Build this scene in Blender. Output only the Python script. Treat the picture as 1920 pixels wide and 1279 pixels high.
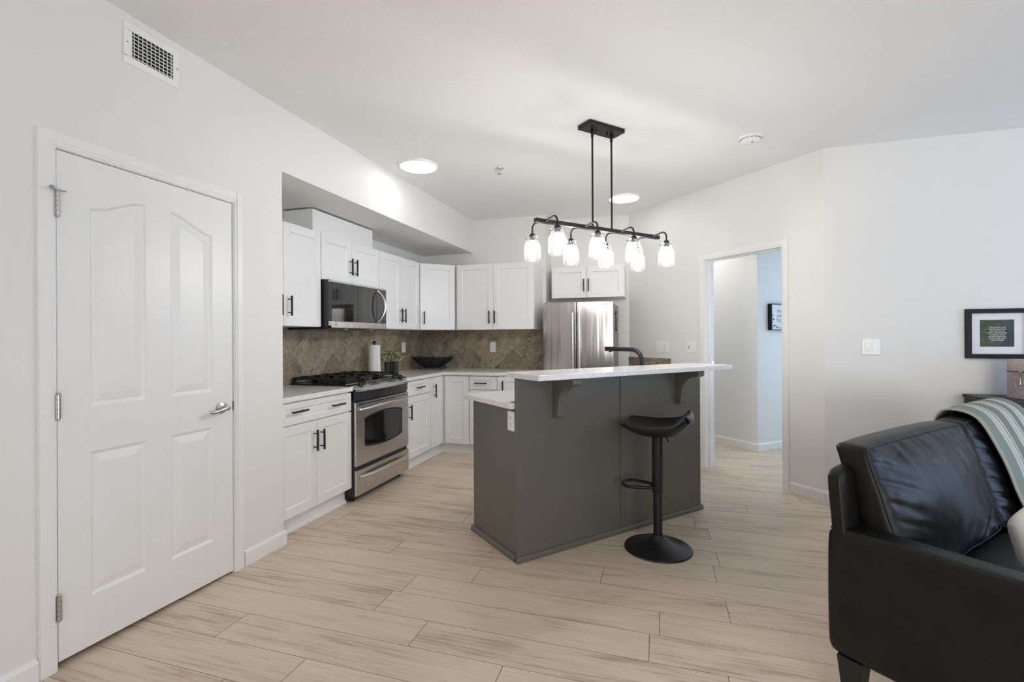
import bpy, bmesh, math, random
from math import sin, cos, pi, radians as R
from mathutils import Vector, Matrix, noise
from mathutils.geometry import tessellate_polygon

random.seed(7)
for o in list(bpy.data.objects):
    bpy.data.objects.remove(o)
sc = bpy.context.scene
COL = sc.collection

# ------------------------------------------------------------------ camera
cam_data = bpy.data.cameras.new('camera')
cam_data.sensor_width = 36.0
cam_data.sensor_fit = 'HORIZONTAL'
cam_data.lens = 896.8 / 1920 * 36.0
cam_data.shift_y = -6.8 / 1920
cam_data.clip_start = 0.05
cam = bpy.data.objects.new('camera', cam_data)
COL.objects.link(cam)
cam.matrix_world = (Matrix.Translation((0, 0, 1.2946)) @ Matrix.Rotation(0.2961, 4, 'Z')
                    @ Matrix.Rotation(pi / 2, 4, 'X') @ Matrix.Rotation(-0.0053, 4, 'Z'))
sc.camera = cam

# ------------------------------------------------------------------ light and exposure
sc.view_settings.view_transform = 'Standard'
sc.view_settings.look = 'None'
sc.view_settings.gamma = 1.0
sc.view_settings.use_curve_mapping = False
sc.view_settings.exposure = -0.33
sc.cycles.use_denoising = True
sc.cycles.max_bounces = 10
sc.cycles.diffuse_bounces = 6
sc.cycles.glossy_bounces = 5
sc.cycles.transparent_max_bounces = 16
sc.cycles.caustics_reflective = False
sc.cycles.caustics_refractive = False

world = bpy.data.worlds.new('world')
sc.world = world
world.use_nodes = True
wn = world.node_tree.nodes
bg = wn['Background']
bg.inputs['Color'].default_value = (0.72, 0.85, 1.0, 1)
bg.inputs['Strength'].default_value = 1.0


def area_light(name, loc, direction, sx, sy, power, color):
    d = bpy.data.lights.new(name, 'AREA')
    d.shape = 'RECTANGLE'
    d.size, d.size_y = sx, sy
    d.energy = power
    d.color = color
    o = bpy.data.objects.new(name, d)
    COL.objects.link(o)
    o.location = loc
    o.rotation_euler = Vector(direction).to_track_quat('-Z', 'Z').to_euler()
    return o


DAY = (0.80, 0.90, 1.0)
area_light('added_daylight_east', (5.02, 2.62, 1.40), (-1, -0.15, 0.15), 2.3, 1.8, 66, (0.40, 0.62, 1.0))  # bluish daylight for an invented, unseen east window
area_light('added_daylight_rear', (2.95, -3.12, 1.25), (-0.12, 1, 0.85), 3.2, 2.2, 200, (0.985, 0.99, 1.0))  # daylight for an invented rear window, tilted up to brighten the ceiling
area_light('added_daylight_hall', (2.80, 5.9, 1.4), (-1, 0.1, 0), 1.6, 1.9, 26, (0.55, 0.77, 1.0))  # daylight for an unseen, invented window at the hall end
area_light('hall_ceiling_lamp', (0.15, 6.05, 2.70), (0, 0, -1), 0.35, 0.35, 11.5, (1.0, 0.96, 0.90))

# ------------------------------------------------------------------ materials


def new_mat(name):
    m = bpy.data.materials.new(name)
    m.use_nodes = True
    nt = m.node_tree
    return m, nt, nt.nodes['Principled BSDF']


def setp(b, **kw):
    for k, v in kw.items():
        b.inputs[k.replace('_', ' ')].default_value = v


def plain(name, col, rough=0.5, metal=0.0, bump=0.0, bscale=200.0, spec=0.5, var=0.0, vscale=8.0, stretch=(1, 1, 1), coat=0.0):
    m, nt, b = new_mat(name)
    setp(b, Base_Color=(*col, 1), Roughness=rough, Metallic=metal)
    b.inputs['Specular IOR Level'].default_value = spec
    b.inputs['Coat Weight'].default_value = coat
    tc = nt.nodes.new('ShaderNodeTexCoord')
    mp = nt.nodes.new('ShaderNodeMapping')
    mp.inputs['Scale'].default_value = stretch
    nt.links.new(tc.outputs['Object'], mp.inputs['Vector'])
    if bump > 0:
        n = nt.nodes.new('ShaderNodeTexNoise')
        n.inputs['Scale'].default_value = bscale
        n.inputs['Detail'].default_value = 3
        bp = nt.nodes.new('ShaderNodeBump')
        bp.inputs['Strength'].default_value = bump
        bp.inputs['Distance'].default_value = 0.01
        nt.links.new(mp.outputs[0], n.inputs['Vector'])
        nt.links.new(n.outputs['Fac'], bp.inputs['Height'])
        nt.links.new(bp.outputs['Normal'], b.inputs['Normal'])
    if var > 0:
        n2 = nt.nodes.new('ShaderNodeTexNoise')
        n2.inputs['Scale'].default_value = vscale
        n2.inputs['Detail'].default_value = 4
        nt.links.new(mp.outputs[0], n2.inputs['Vector'])
        mx = nt.nodes.new('ShaderNodeMix')
        mx.data_type = 'RGBA'
        mx.inputs[6].default_value = (*[c * (1 - var) for c in col], 1)
        mx.inputs[7].default_value = (*[min(1, c * (1 + var)) for c in col], 1)
        nt.links.new(n2.outputs['Fac'], mx.inputs[0])
        nt.links.new(mx.outputs[2], b.inputs['Base Color'])
    return m


def emit(name, col, strength):
    m = bpy.data.materials.new(name)
    m.use_nodes = True
    nt = m.node_tree
    nt.nodes.clear()
    out = nt.nodes.new('ShaderNodeOutputMaterial')
    e = nt.nodes.new('ShaderNodeEmission')
    e.inputs['Color'].default_value = (*col, 1)
    e.inputs['Strength'].default_value = strength
    nt.links.new(e.outputs[0], out.inputs['Surface'])
    return m


def thin_glass(name, tint=(1, 1, 1), rough=0.02, base=0.06, edge=0.55, glow_haze=0.0):
    m = bpy.data.materials.new(name)
    m.use_nodes = True
    nt = m.node_tree
    nt.nodes.clear()
    out = nt.nodes.new('ShaderNodeOutputMaterial')
    tr = nt.nodes.new('ShaderNodeBsdfTransparent')
    tr.inputs['Color'].default_value = (*tint, 1)
    gl = nt.nodes.new('ShaderNodeBsdfGlossy')
    gl.inputs['Roughness'].default_value = rough
    lw = nt.nodes.new('ShaderNodeLayerWeight')
    lw.inputs['Blend'].default_value = 0.35
    mr = nt.nodes.new('ShaderNodeMapRange')
    mr.inputs['To Min'].default_value = base
    mr.inputs['To Max'].default_value = edge
    mix = nt.nodes.new('ShaderNodeMixShader')
    nt.links.new(lw.outputs['Facing'], mr.inputs['Value'])
    nt.links.new(mr.outputs[0], mix.inputs[0])
    nt.links.new(tr.outputs[0], mix.inputs[1])
    nt.links.new(gl.outputs[0], mix.inputs[2])
    last = mix.outputs[0]
    if glow_haze > 0:
        tl = nt.nodes.new('ShaderNodeBsdfTranslucent')
        tl.inputs['Color'].default_value = (0.95, 0.95, 0.95, 1)
        m2 = nt.nodes.new('ShaderNodeMixShader')
        m2.inputs[0].default_value = glow_haze
        nt.links.new(last, m2.inputs[1])
        nt.links.new(tl.outputs[0], m2.inputs[2])
        last = m2.outputs[0]
    nt.links.new(last, out.inputs['Surface'])
    return m


class NB:
    """small node-building helper"""

    def __init__(self, nt):
        self.nt = nt

    def n(self, typ, **kw):
        nd = self.nt.nodes.new(typ)
        for k, v in kw.items():
            setattr(nd, k, v)
        return nd

    def l(self, a, b):
        self.nt.links.new(a, b)

    def math(self, op, a, b=None, c=None):
        nd = self.n('ShaderNodeMath', operation=op)
        for i, v in enumerate((a, b, c)):
            if v is None:
                continue
            if isinstance(v, (int, float)):
                nd.inputs[i].default_value = v
            else:
                self.l(v, nd.inputs[i])
        return nd.outputs[0]

    def comb(self, x, y, z):
        nd = self.n('ShaderNodeCombineXYZ')
        for i, v in enumerate((x, y, z)):
            if isinstance(v, (int, float)):
                nd.inputs[i].default_value = v
            else:
                self.l(v, nd.inputs[i])
        return nd.outputs[0]

    def noise(self, vec, scale, detail=3, rough=0.5, dist=0.0):
        nd = self.n('ShaderNodeTexNoise')
        nd.inputs['Scale'].default_value = scale
        nd.inputs['Detail'].default_value = detail
        nd.inputs['Roughness'].default_value = rough
        nd.inputs['Distortion'].default_value = dist
        self.l(vec, nd.inputs['Vector'])
        return nd.outputs['Fac']

    def ramp(self, fac, stops):
        nd = self.n('ShaderNodeValToRGB')
        els = nd.color_ramp.elements
        while len(els) < len(stops):
            els.new(0.5)
        for e, (p, c) in zip(els, stops):
            e.position = p
            e.color = (*c, 1)
        self.l(fac, nd.inputs[0])
        return nd.outputs[0]

    def mix(self, fac, a, b, blend='MIX'):
        nd = self.n('ShaderNodeMix', data_type='RGBA', blend_type=blend)
        for i, v in ((0, fac), (6, a), (7, b)):
            if isinstance(v, (int, float)):
                nd.inputs[i].default_value = v
            elif isinstance(v, tuple):
                nd.inputs[i].default_value = (*v, 1)
            else:
                self.l(v, nd.inputs[i])
        return nd.outputs[2]


def floor_material():
    m, nt, b = new_mat('oak_plank_floor')
    k = NB(nt)
    tc = k.n('ShaderNodeTexCoord')
    sp = k.n('ShaderNodeSeparateXYZ')
    k.l(tc.outputs['Object'], sp.inputs[0])
    W, L = 0.1858, 1.26
    yv = k.math('DIVIDE', k.math('SUBTRACT', sp.outputs[1], 1.235), W)
    row = k.math('FLOOR', yv)
    wn_ = k.n('ShaderNodeTexWhiteNoise', noise_dimensions='1D')
    k.l(row, wn_.inputs['W'])
    xv = k.math('ADD', k.math('DIVIDE', sp.outputs[0], L), k.math('MULTIPLY', wn_.outputs['Value'], 7.31))
    colm = k.math('FLOOR', xv)
    wn2 = k.n('ShaderNodeTexWhiteNoise', noise_dimensions='2D')
    k.l(k.comb(row, colm, 0), wn2.inputs['Vector'])
    rnd = wn2.outputs['Value']
    fy = k.math('FRACT', yv)
    fx = k.math('FRACT', xv)
    ey = k.math('MINIMUM', fy, k.math('SUBTRACT', 1.0, fy))
    ex = k.math('MINIMUM', fx, k.math('SUBTRACT', 1.0, fx))
    gy = k.math('LESS_THAN', ey, 0.0011 / W)
    gx = k.math('LESS_THAN', ex, 0.0014 / L)
    gap = k.math('MAXIMUM', gy, gx)
    # grain, shifted plank by plank
    gx_ = k.math('ADD', sp.outputs[0], k.math('MULTIPLY', rnd, 37.0))
    gy_ = k.math('ADD', sp.outputs[1], k.math('MULTIPLY', rnd, 11.0))
    v = k.comb(k.math('MULTIPLY', gx_, 1.1), k.math('MULTIPLY', gy_, 13.0), 0)
    broad = k.noise(v, 1.6, 5, 0.55, 0.7)
    v2 = k.comb(k.math('MULTIPLY', gx_, 3.0), k.math('MULTIPLY', gy_, 95.0), 0)
    fine = k.noise(v2, 2.2, 3, 0.6)
    v3 = k.comb(k.math('MULTIPLY', gx_, 1.5), k.math('MULTIPLY', gy_, 7.0), 0)
    knots = k.noise(v3, 1.3, 2, 0.5, 1.4)
    wv = k.n('ShaderNodeTexWave', wave_type='BANDS', bands_direction='Y')
    wv.inputs['Scale'].default_value = 2.6
    wv.inputs['Distortion'].default_value = 7.0
    wv.inputs['Detail'].default_value = 3
    wv.inputs['Detail Scale'].default_value = 0.9
    k.l(k.comb(k.math('MULTIPLY', gx_, 0.9), k.math('MULTIPLY', gy_, 5.0), 0), wv.inputs['Vector'])
    v4 = k.comb(k.math('MULTIPLY', gx_, 9.0), k.math('MULTIPLY', gy_, 330.0), 0)
    fibre = k.noise(v4, 1.0, 2, 0.6)
    tone = k.math('ADD', k.math('MULTIPLY', broad, 0.46), k.math('MULTIPLY', fine, 0.22))
    tone = k.math('ADD', tone, k.math('MULTIPLY', knots, 0.26))
    tone = k.math('ADD', tone, k.math('MULTIPLY', wv.outputs['Fac'], 0.05))
    tone = k.math('ADD', tone, k.math('MULTIPLY', fibre, 0.16))
    tone = k.math('ADD', tone, k.math('MULTIPLY', k.math('SUBTRACT', rnd, 0.5), 0.10))
    col = k.ramp(tone, [(0.37, (0.300, 0.234, 0.175)), (0.47, (0.500, 0.402, 0.308)),
                        (0.56, (0.665, 0.548, 0.432)), (0.76, (0.745, 0.628, 0.505))])
    col = k.mix(gap, col, (0.085, 0.062, 0.045))
    k.l(col, b.inputs['Base Color'])
    rg = k.math('ADD', 0.36, k.math('MULTIPLY', broad, 0.16))
    k.l(rg, b.inputs['Roughness'])
    b.inputs['Specular IOR Level'].default_value = 0.45
    bp = k.n('ShaderNodeBump')
    bp.inputs['Strength'].default_value = 0.12
    bp.inputs['Distance'].default_value = 0.003
    hgt = k.math('SUBTRACT', k.math('MULTIPLY', fine, 0.4), k.math('MULTIPLY', gap, 1.5))
    k.l(hgt, bp.inputs['Height'])
    k.l(bp.outputs['Normal'], b.inputs['Normal'])
    return m


def slate_tile(name, axis, p0, q0):
    """diamond-laid slate tile; axis = the horizontal object axis of the wall"""
    m, nt, b = new_mat(name)
    k = NB(nt)
    tc = k.n('ShaderNodeTexCoord')
    sp = k.n('ShaderNodeSeparateXYZ')
    k.l(tc.outputs['Object'], sp.inputs[0])
    D = 0.507  # diagonal of a tile
    h = k.math('SUBTRACT', sp.outputs[axis], p0)
    z = k.math('SUBTRACT', sp.outputs[2], q0)
    a = k.math('DIVIDE', k.math('ADD', h, z), D)
    c = k.math('DIVIDE', k.math('SUBTRACT', h, z), D)
    fa, fc = k.math('FRACT', a), k.math('FRACT', c)
    ea = k.math('MINIMUM', fa, k.math('SUBTRACT', 1.0, fa))
    ec = k.math('MINIMUM', fc, k.math('SUBTRACT', 1.0, fc))
    e = k.math('MINIMUM', ea, ec)
    grout = k.math('LESS_THAN', e, 0.0052)
    wn_ = k.n('ShaderNodeTexWhiteNoise', noise_dimensions='2D')
    k.l(k.comb(k.math('FLOOR', a), k.math('FLOOR', c), 0), wn_.inputs['Vector'])
    rnd = wn_.outputs['Value']
    off = k.math('MULTIPLY', rnd, 9.0)
    vec = k.comb(k.math('ADD', a, off), k.math('MULTIPLY', k.math('ADD', c, off), 1.0), off)
    n1 = k.noise(vec, 3.0, 6, 0.62, 0.8)
    vs = k.comb(k.math('MULTIPLY', k.math('ADD', a, off), 4.5), k.math('MULTIPLY', k.math('ADD', c, off), 9.0), off)
    n2 = k.noise(vs, 2.6, 5, 0.7, 0.6)
    n3 = k.noise(vec, 1.5, 2, 0.5, 0.3)
    base = k.ramp(n1, [(0.28, (0.130, 0.115, 0.098)), (0.46, (0.250, 0.212, 0.165)),
                       (0.60, (0.345, 0.290, 0.218)), (0.78, (0.440, 0.375, 0.290))])
    warm = k.mix(k.math('MULTIPLY', k.math('MULTIPLY', k.math('MAXIMUM', k.math('SUBTRACT', n3, 0.46), 0.0), 5.0), 0.40), base, (0.34, 0.235, 0.140))
    veins = k.ramp(n2, [(0.34, (0.66, 0.66, 0.68)), (0.66, (1.26, 1.22, 1.15))])
    col = k.mix(1.0, warm, veins, 'MULTIPLY')
    tone = k.math('ADD', 0.86, k.math('MULTIPLY', rnd, 0.45))
    tn = k.comb(tone, tone, tone)
    col = k.mix(1.0, col, tn, 'MULTIPLY')
    col = k.mix(grout, col, (0.46, 0.40, 0.32))
    k.l(col, b.inputs['Base Color'])
    b.inputs['Roughness'].default_value = 0.48
    b.inputs['Specular IOR Level'].default_value = 0.35
    bp = k.n('ShaderNodeBump')
    bp.inputs['Strength'].default_value = 0.35
    bp.inputs['Distance'].default_value = 0.004
    hg = k.math('ADD', k.math('MULTIPLY', n2, 0.6), k.math('MULTIPLY', k.math('MINIMUM', e, 0.03), 22.0))
    k.l(hg, bp.inputs['Height'])
    k.l(bp.outputs['Normal'], b.inputs['Normal'])
    return m


def quartz_material():
    m, nt, b = new_mat('speckled_white_quartz')
    k = NB(nt)
    tc = k.n('ShaderNodeTexCoord')
    vo = k.n('ShaderNodeTexVoronoi')
    vo.inputs['Scale'].default_value = 380
    k.l(tc.outputs['Object'], vo.inputs['Vector'])
    sp = k.n('ShaderNodeSeparateXYZ')
    k.l(vo.outputs['Color'], sp.inputs[0])
    n = k.noise(tc.outputs['Object'], 90, 4, 0.7)
    f = k.math('MULTIPLY', k.math('GREATER_THAN', sp.outputs[0], 0.84), 0.42)
    col = k.ramp(n, [(0.28, (0.70, 0.69, 0.68)), (0.5, (0.86, 0.855, 0.845)), (0.8, (0.90, 0.90, 0.89))])
    col = k.mix(f, col, (0.40, 0.39, 0.38))
    k.l(col, b.inputs['Base Color'])
    b.inputs['Roughness'].default_value = 0.16
    b.inputs['Specular IOR Level'].default_value = 0.5
    return m


def steel_material(name, col=(0.62, 0.59, 0.56), rough=0.27, stretch=(60, 60, 1), aniso=0.0):
    m, nt, b = new_mat(name)
    k = NB(nt)
    tc = k.n('ShaderNodeTexCoord')
    mp = k.n('ShaderNodeMapping')
    mp.inputs['Scale'].default_value = stretch
    k.l(tc.outputs['Object'], mp.inputs['Vector'])
    n = k.noise(mp.outputs[0], 14, 4, 0.6)
    setp(b, Base_Color=(*col, 1), Metallic=1.0, Roughness=rough)
    rr = k.math('ADD', rough - 0.03, k.math('MULTIPLY', n, 0.06))
    if aniso:
        tg = k.n('ShaderNodeTangent', direction_type='RADIAL', axis='Z')
        k.l(tg.outputs[0], b.inputs['Tangent'])
        b.inputs['Anisotropic'].default_value = aniso
    k.l(rr, b.inputs['Roughness'])
    bp = k.n('ShaderNodeBump')
    bp.inputs['Strength'].default_value = 0.012
    bp.inputs['Distance'].default_value = 0.002
    k.l(n, bp.inputs['Height'])
    if aniso:
        mp2 = k.n('ShaderNodeMapping')
        mp2.inputs['Scale'].default_value = (5.5, 1, 0.3)
        k.l(tc.outputs['Object'], mp2.inputs['Vector'])
        wv = k.noise(mp2.outputs[0], 1.6, 2, 0.5)
        bp2 = k.n('ShaderNodeBump')
        bp2.inputs['Strength'].default_value = 0.55
        bp2.inputs['Distance'].default_value = 0.02
        k.l(wv, bp2.inputs['Height'])
        k.l(bp.outputs['Normal'], bp2.inputs['Normal'])
        k.l(bp2.outputs['Normal'], b.inputs['Normal'])
    else:
        k.l(bp.outputs['Normal'], b.inputs['Normal'])
    return m


def leather_material():
    m, nt, b = new_mat('black_leather')
    k = NB(nt)
    tc = k.n('ShaderNodeTexCoord')
    vo = k.n('ShaderNodeTexVoronoi')
    vo.inputs['Scale'].default_value = 1100
    k.l(tc.outputs['Object'], vo.inputs['Vector'])
    n = k.noise(tc.outputs['Object'], 9, 4, 0.6, 0.5)
    col = k.ramp(n, [(0.3, (0.005, 0.005, 0.005)), (0.75, (0.010, 0.0095, 0.009))])
    k.l(col, b.inputs['Base Color'])
    b.inputs['Roughness'].default_value = 0.38
    b.inputs['Specular IOR Level'].default_value = 0.30
    h = k.math('ADD', k.math('MULTIPLY', vo.outputs['Distance'], 0.10), k.math('MULTIPLY', n, 1.0))
    bp = k.n('ShaderNodeBump')
    bp.inputs['Strength'].default_value = 0.16
    bp.inputs['Distance'].default_value = 0.01
    k.l(h, bp.inputs['Height'])
    k.l(bp.outputs['Normal'], b.inputs['Normal'])
    return m


def throw_material():
    """stripes run along the drape: object x is across the blanket"""
    m, nt, b = new_mat('striped_throw_fabric')
    k = NB(nt)
    tc = k.n('ShaderNodeTexCoord')
    sp = k.n('ShaderNodeSeparateXYZ')
    k.l(tc.outputs['UV'], sp.inputs[0])
    mp = k.n('ShaderNodeMapping')
    mp.inputs['Scale'].default_value = (55, 260, 1)
    k.l(tc.outputs['UV'], mp.inputs['Vector'])
    nz = k.noise(mp.outputs[0], 1.0, 3, 0.7)
    x = k.math('ADD', sp.outputs[0], k.math('MULTIPLY', k.math('SUBTRACT', nz, 0.5), 0.035))
    sage, pale, white, teal = (0.225, 0.260, 0.215), (0.38, 0.405, 0.35), (0.70, 0.70, 0.68), (0.250, 0.295, 0.270)
    nd = k.n('ShaderNodeValToRGB')
    els = nd.color_ramp.elements
    stops = [(0.0, pale), (0.05, pale), (0.07, teal), (0.22, teal), (0.235, white), (0.255, pale), (0.275, white), (0.30, sage), (0.315, white), (0.335, sage),
             (0.47, sage), (0.49, white), (0.52, pale), (0.55, white), (0.58, teal), (0.60, white), (0.62, sage), (0.76, sage), (0.78, white), (0.82, pale), (0.85, white), (0.88, sage), (1.0, pale)]
    while len(els) < len(stops):
        els.new(0.5)
    for e, (p, c) in zip(els, stops):
        e.position = p
        e.color = (*c, 1)
    k.l(x, nd.inputs[0])
    k.l(nd.outputs[0], b.inputs['Base Color'])
    b.inputs['Roughness'].default_value = 0.95
    b.inputs['Specular IOR Level'].default_value = 0.1
    bp = k.n('ShaderNodeBump')
    bp.inputs['Strength'].default_value = 0.7
    bp.inputs['Distance'].default_value = 0.006
    k.l(nz, bp.inputs['Height'])
    k.l(bp.outputs['Normal'], b.inputs['Normal'])
    return m


def print_material():
    m, nt, b = new_mat('fern_photo_print')
    k = NB(nt)
    tc = k.n('ShaderNodeTexCoord')
    mp = k.n('ShaderNodeMapping')
    mp.inputs['Rotation'].default_value = (0, R(35), 0)
    mp.inputs['Scale'].default_value = (6, 1, 40)
    k.l(tc.outputs['Object'], mp.inputs['Vector'])
    n1 = k.noise(mp.outputs[0], 2.2, 4, 0.6, 0.9)
    n2 = k.noise(tc.outputs['Object'], 9, 3, 0.5, 0.5)
    col = k.ramp(n1, [(0.34, (0.006, 0.016, 0.008)), (0.52, (0.022, 0.058, 0.018)), (0.7, (0.10, 0.17, 0.05))])
    glare_col = k.ramp(n2, [(0.38, (0.010, 0.022, 0.026)), (0.7, (0.05, 0.075, 0.085))])  # bluish right part is a window reflection painted into the print
    sp = k.n('ShaderNodeSeparateXYZ')
    k.l(tc.outputs['Generated'], sp.inputs[0])
    f = k.math('SMOOTHSTEP', 0.40, 0.62, k.math('ADD', sp.outputs[0], k.math('MULTIPLY', k.math('SUBTRACT', n2, 0.5), 0.6))) if False else None
    mr = k.n('ShaderNodeMapRange')
    mr.inputs['From Min'].default_value = 0.42
    mr.inputs['From Max'].default_value = 0.66
    k.l(k.math('ADD', sp.outputs[0], k.math('MULTIPLY', k.math('SUBTRACT', n2, 0.5), 0.6)), mr.inputs['Value'])
    c = k.mix(mr.outputs[0], col, glare_col)
    k.l(c, b.inputs['Base Color'])
    b.inputs['Roughness'].default_value = 0.35
    return m


def wax_material():
    m, nt, b = new_mat('mottled_lavender_wax')
    k = NB(nt)
    tc = k.n('ShaderNodeTexCoord')
    n = k.noise(tc.outputs['Object'], 60, 5, 0.75)
    sp = k.n('ShaderNodeSeparateXYZ')
    k.l(tc.outputs['Object'], sp.inputs[0])
    col = k.ramp(n, [(0.35, (0.20, 0.175, 0.185)), (0.55, (0.32, 0.285, 0.30)), (0.72, (0.52, 0.49, 0.50))])
    mrr = k.n('ShaderNodeMapRange')
    mrr.inputs['From Min'].default_value = 0.17
    mrr.inputs['From Max'].default_value = 0.235
    k.l(sp.outputs[2], mrr.inputs['Value'])
    col = k.mix(k.math('MULTIPLY', mrr.outputs[0], 0.8), col, (0.50, 0.42, 0.40))
    k.l(col, b.inputs['Base Color'])
    b.inputs['Roughness'].default_value = 0.6
    return m


M = {}
M['wall'] = plain('wall_paint', (0.80, 0.79, 0.772), 0.55, bump=0.05, bscale=350, spec=0.3)
M['ceiling'] = plain('ceiling_paint', (0.88, 0.878, 0.87), 0.9, bump=0.35, bscale=160, spec=0.1)
M['trim'] = plain('trim_paint', (0.84, 0.84, 0.835), 0.32, spec=0.45, bump=0.03, bscale=60)
M['door'] = plain('door_paint', (0.82, 0.82, 0.815), 0.34, spec=0.45, bump=0.10, bscale=40, stretch=(1, 5, 0.35))
M['cab'] = plain('cabinet_lacquer', (0.83, 0.83, 0.83), 0.30, spec=0.45, bump=0.02, bscale=50)
M['island'] = plain('island_paint', (0.138, 0.130, 0.112), 0.33, spec=0.45, bump=0.03, bscale=80, var=0.05)
M['floor'] = floor_material()
M['quartz'] = quartz_material()
M['tileL'] = slate_tile('slate_tile_left', 1, 3.273, 1.170)
M['tileB'] = slate_tile('slate_tile_back', 0, -2.186, 1.165)
M['steel'] = steel_material('brushed_steel')
M['panel'] = steel_material('satin_control_steel', (0.80, 0.78, 0.75), 0.45)
M['fridge'] = steel_material('fridge_steel', (0.50, 0.475, 0.455), 0.22, (1.5, 1.5, 90), 0.6)
M['steelh'] = steel_material('brushed_steel_bar', (0.70, 0.68, 0.66), 0.34, (1, 60, 60))
M['nickel'] = plain('satin_nickel', (0.55, 0.53, 0.51), 0.28, 1.0, var=0.06, vscale=30)
M['chrome'] = plain('polished_chrome', (0.75, 0.75, 0.75), 0.08, 1.0, var=0.03)
M['black'] = plain('matte_black_metal', (0.012, 0.011, 0.011), 0.42, bump=0.05, bscale=300, spec=0.45)
M['bronze'] = plain('dark_bronze_metal', (0.022, 0.020, 0.019), 0.38, 0.55, bump=0.04, bscale=250)
M['stool'] = plain('black_moulded_plastic', (0.009, 0.009, 0.010), 0.33, spec=0.5, bump=0.03, bscale=260)
M['enamel'] = plain('black_enamel', (0.012, 0.012, 0.013), 0.16, spec=0.5, var=0.1)
M['bplast'] = plain('black_appliance_plastic', (0.016, 0.016, 0.018), 0.30, spec=0.5, var=0.1)
M['bglass'] = plain('black_glass', (0.008, 0.008, 0.009), 0.04, spec=0.8, var=0.1)
M['dglass'] = plain('smoked_door_glass', (0.030, 0.029, 0.028), 0.07, spec=0.8, var=0.15)
M['iron'] = plain('cast_iron', (0.014, 0.013, 0.013), 0.55, bump=0.25, bscale=180)
M['gasket_shade'] = plain('rubber_and_gap_shade', (0.006, 0.006, 0.006), 0.8, var=0.1)  # also used for dark sheets standing for shade in slots and recesses
M['greyside'] = plain('grey_appliance_side', (0.27, 0.265, 0.26), 0.5, bump=0.06, bscale=300)
M['plate'] = plain('white_switch_plastic', (0.86, 0.86, 0.85), 0.28, spec=0.5, var=0.02)
M['slot'] = plain('dark_slot', (0.05, 0.05, 0.05), 0.6, var=0.1)
M['leather'] = leather_material()
M['stitch'] = plain('dark_seam_thread', (0.006, 0.006, 0.006), 0.6, bump=0.2, bscale=400)
M['legwood'] = plain('black_stained_wood', (0.010, 0.009, 0.009), 0.4, bump=0.08, bscale=40, stretch=(8, 8, 1))
M['console'] = plain('black_brown_laminate', (0.012, 0.011, 0.011), 0.38, bump=0.05, bscale=60, stretch=(1, 1, 8), var=0.1)
M['throw'] = throw_material()
M['throwedge'] = plain('throw_hem', (0.42, 0.44, 0.36), 0.9, bump=0.5, bscale=400)
M['pillow'] = plain('white_ribbed_fabric', (0.80, 0.78, 0.74), 0.9, bump=0.25, bscale=10, stretch=(1.0, 1.0, 9), spec=0.1)
M['paper'] = plain('paper_towel', (0.86, 0.85, 0.83), 0.95, bump=0.2, bscale=260, spec=0.1)
M['leaf'] = plain('small_leaf', (0.17, 0.22, 0.075), 0.6, var=0.4, vscale=60)
M['bud'] = plain('cream_blossom', (0.72, 0.72, 0.50), 0.7, var=0.15, vscale=80)
M['pot'] = plain('black_ribbed_ceramic', (0.02, 0.02, 0.022), 0.4, var=0.15)
M['frame'] = plain('black_picture_frame', (0.007, 0.008, 0.012), 0.45, spec=0.25, var=0.1)
M['mat'] = plain('white_mat_board', (0.80, 0.81, 0.83), 0.8, bump=0.05, bscale=500)
M['print'] = print_material()
M['white_ink'] = plain('white_lettering', (0.85, 0.86, 0.85), 0.6, var=0.05)
M['grey_ink'] = plain('grey_lettering', (0.16, 0.17, 0.18), 0.7, var=0.1)
M['leaf_ink'] = plain('printed_leaf', (0.055, 0.085, 0.085), 0.7, var=0.5, vscale=90)
M['wax'] = wax_material()
M['cord'] = plain('brown_cord', (0.16, 0.10, 0.05), 0.8, bump=0.4, bscale=300)
M['brass'] = plain('aged_brass', (0.55, 0.43, 0.24), 0.3, 1.0, var=0.2, vscale=60)
M['charm'] = plain('dark_red_charm', (0.045, 0.014, 0.010), 0.5, var=0.5, vscale=120)
M['jar'] = thin_glass('clear_jar_glass', (0.98, 0.985, 0.985), 0.05, 0.05, 0.36, 0.014)  # whitish translucent share imitates the glow around the lit bulbs
M['pane'] = thin_glass('window_pane', (0.98, 0.99, 0.99), 0.0, 0.04, 0.4)
M['bulb'] = emit('lit_filament_bulb', (1.0, 0.975, 0.945), 150.0)
M['led'] = emit('lit_led_panel', (1.0, 0.975, 0.94), 13.0)
M['clock'] = emit('display_digits', (0.55, 0.65, 1.0), 1.3)

# ------------------------------------------------------------------ mesh builder


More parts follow.
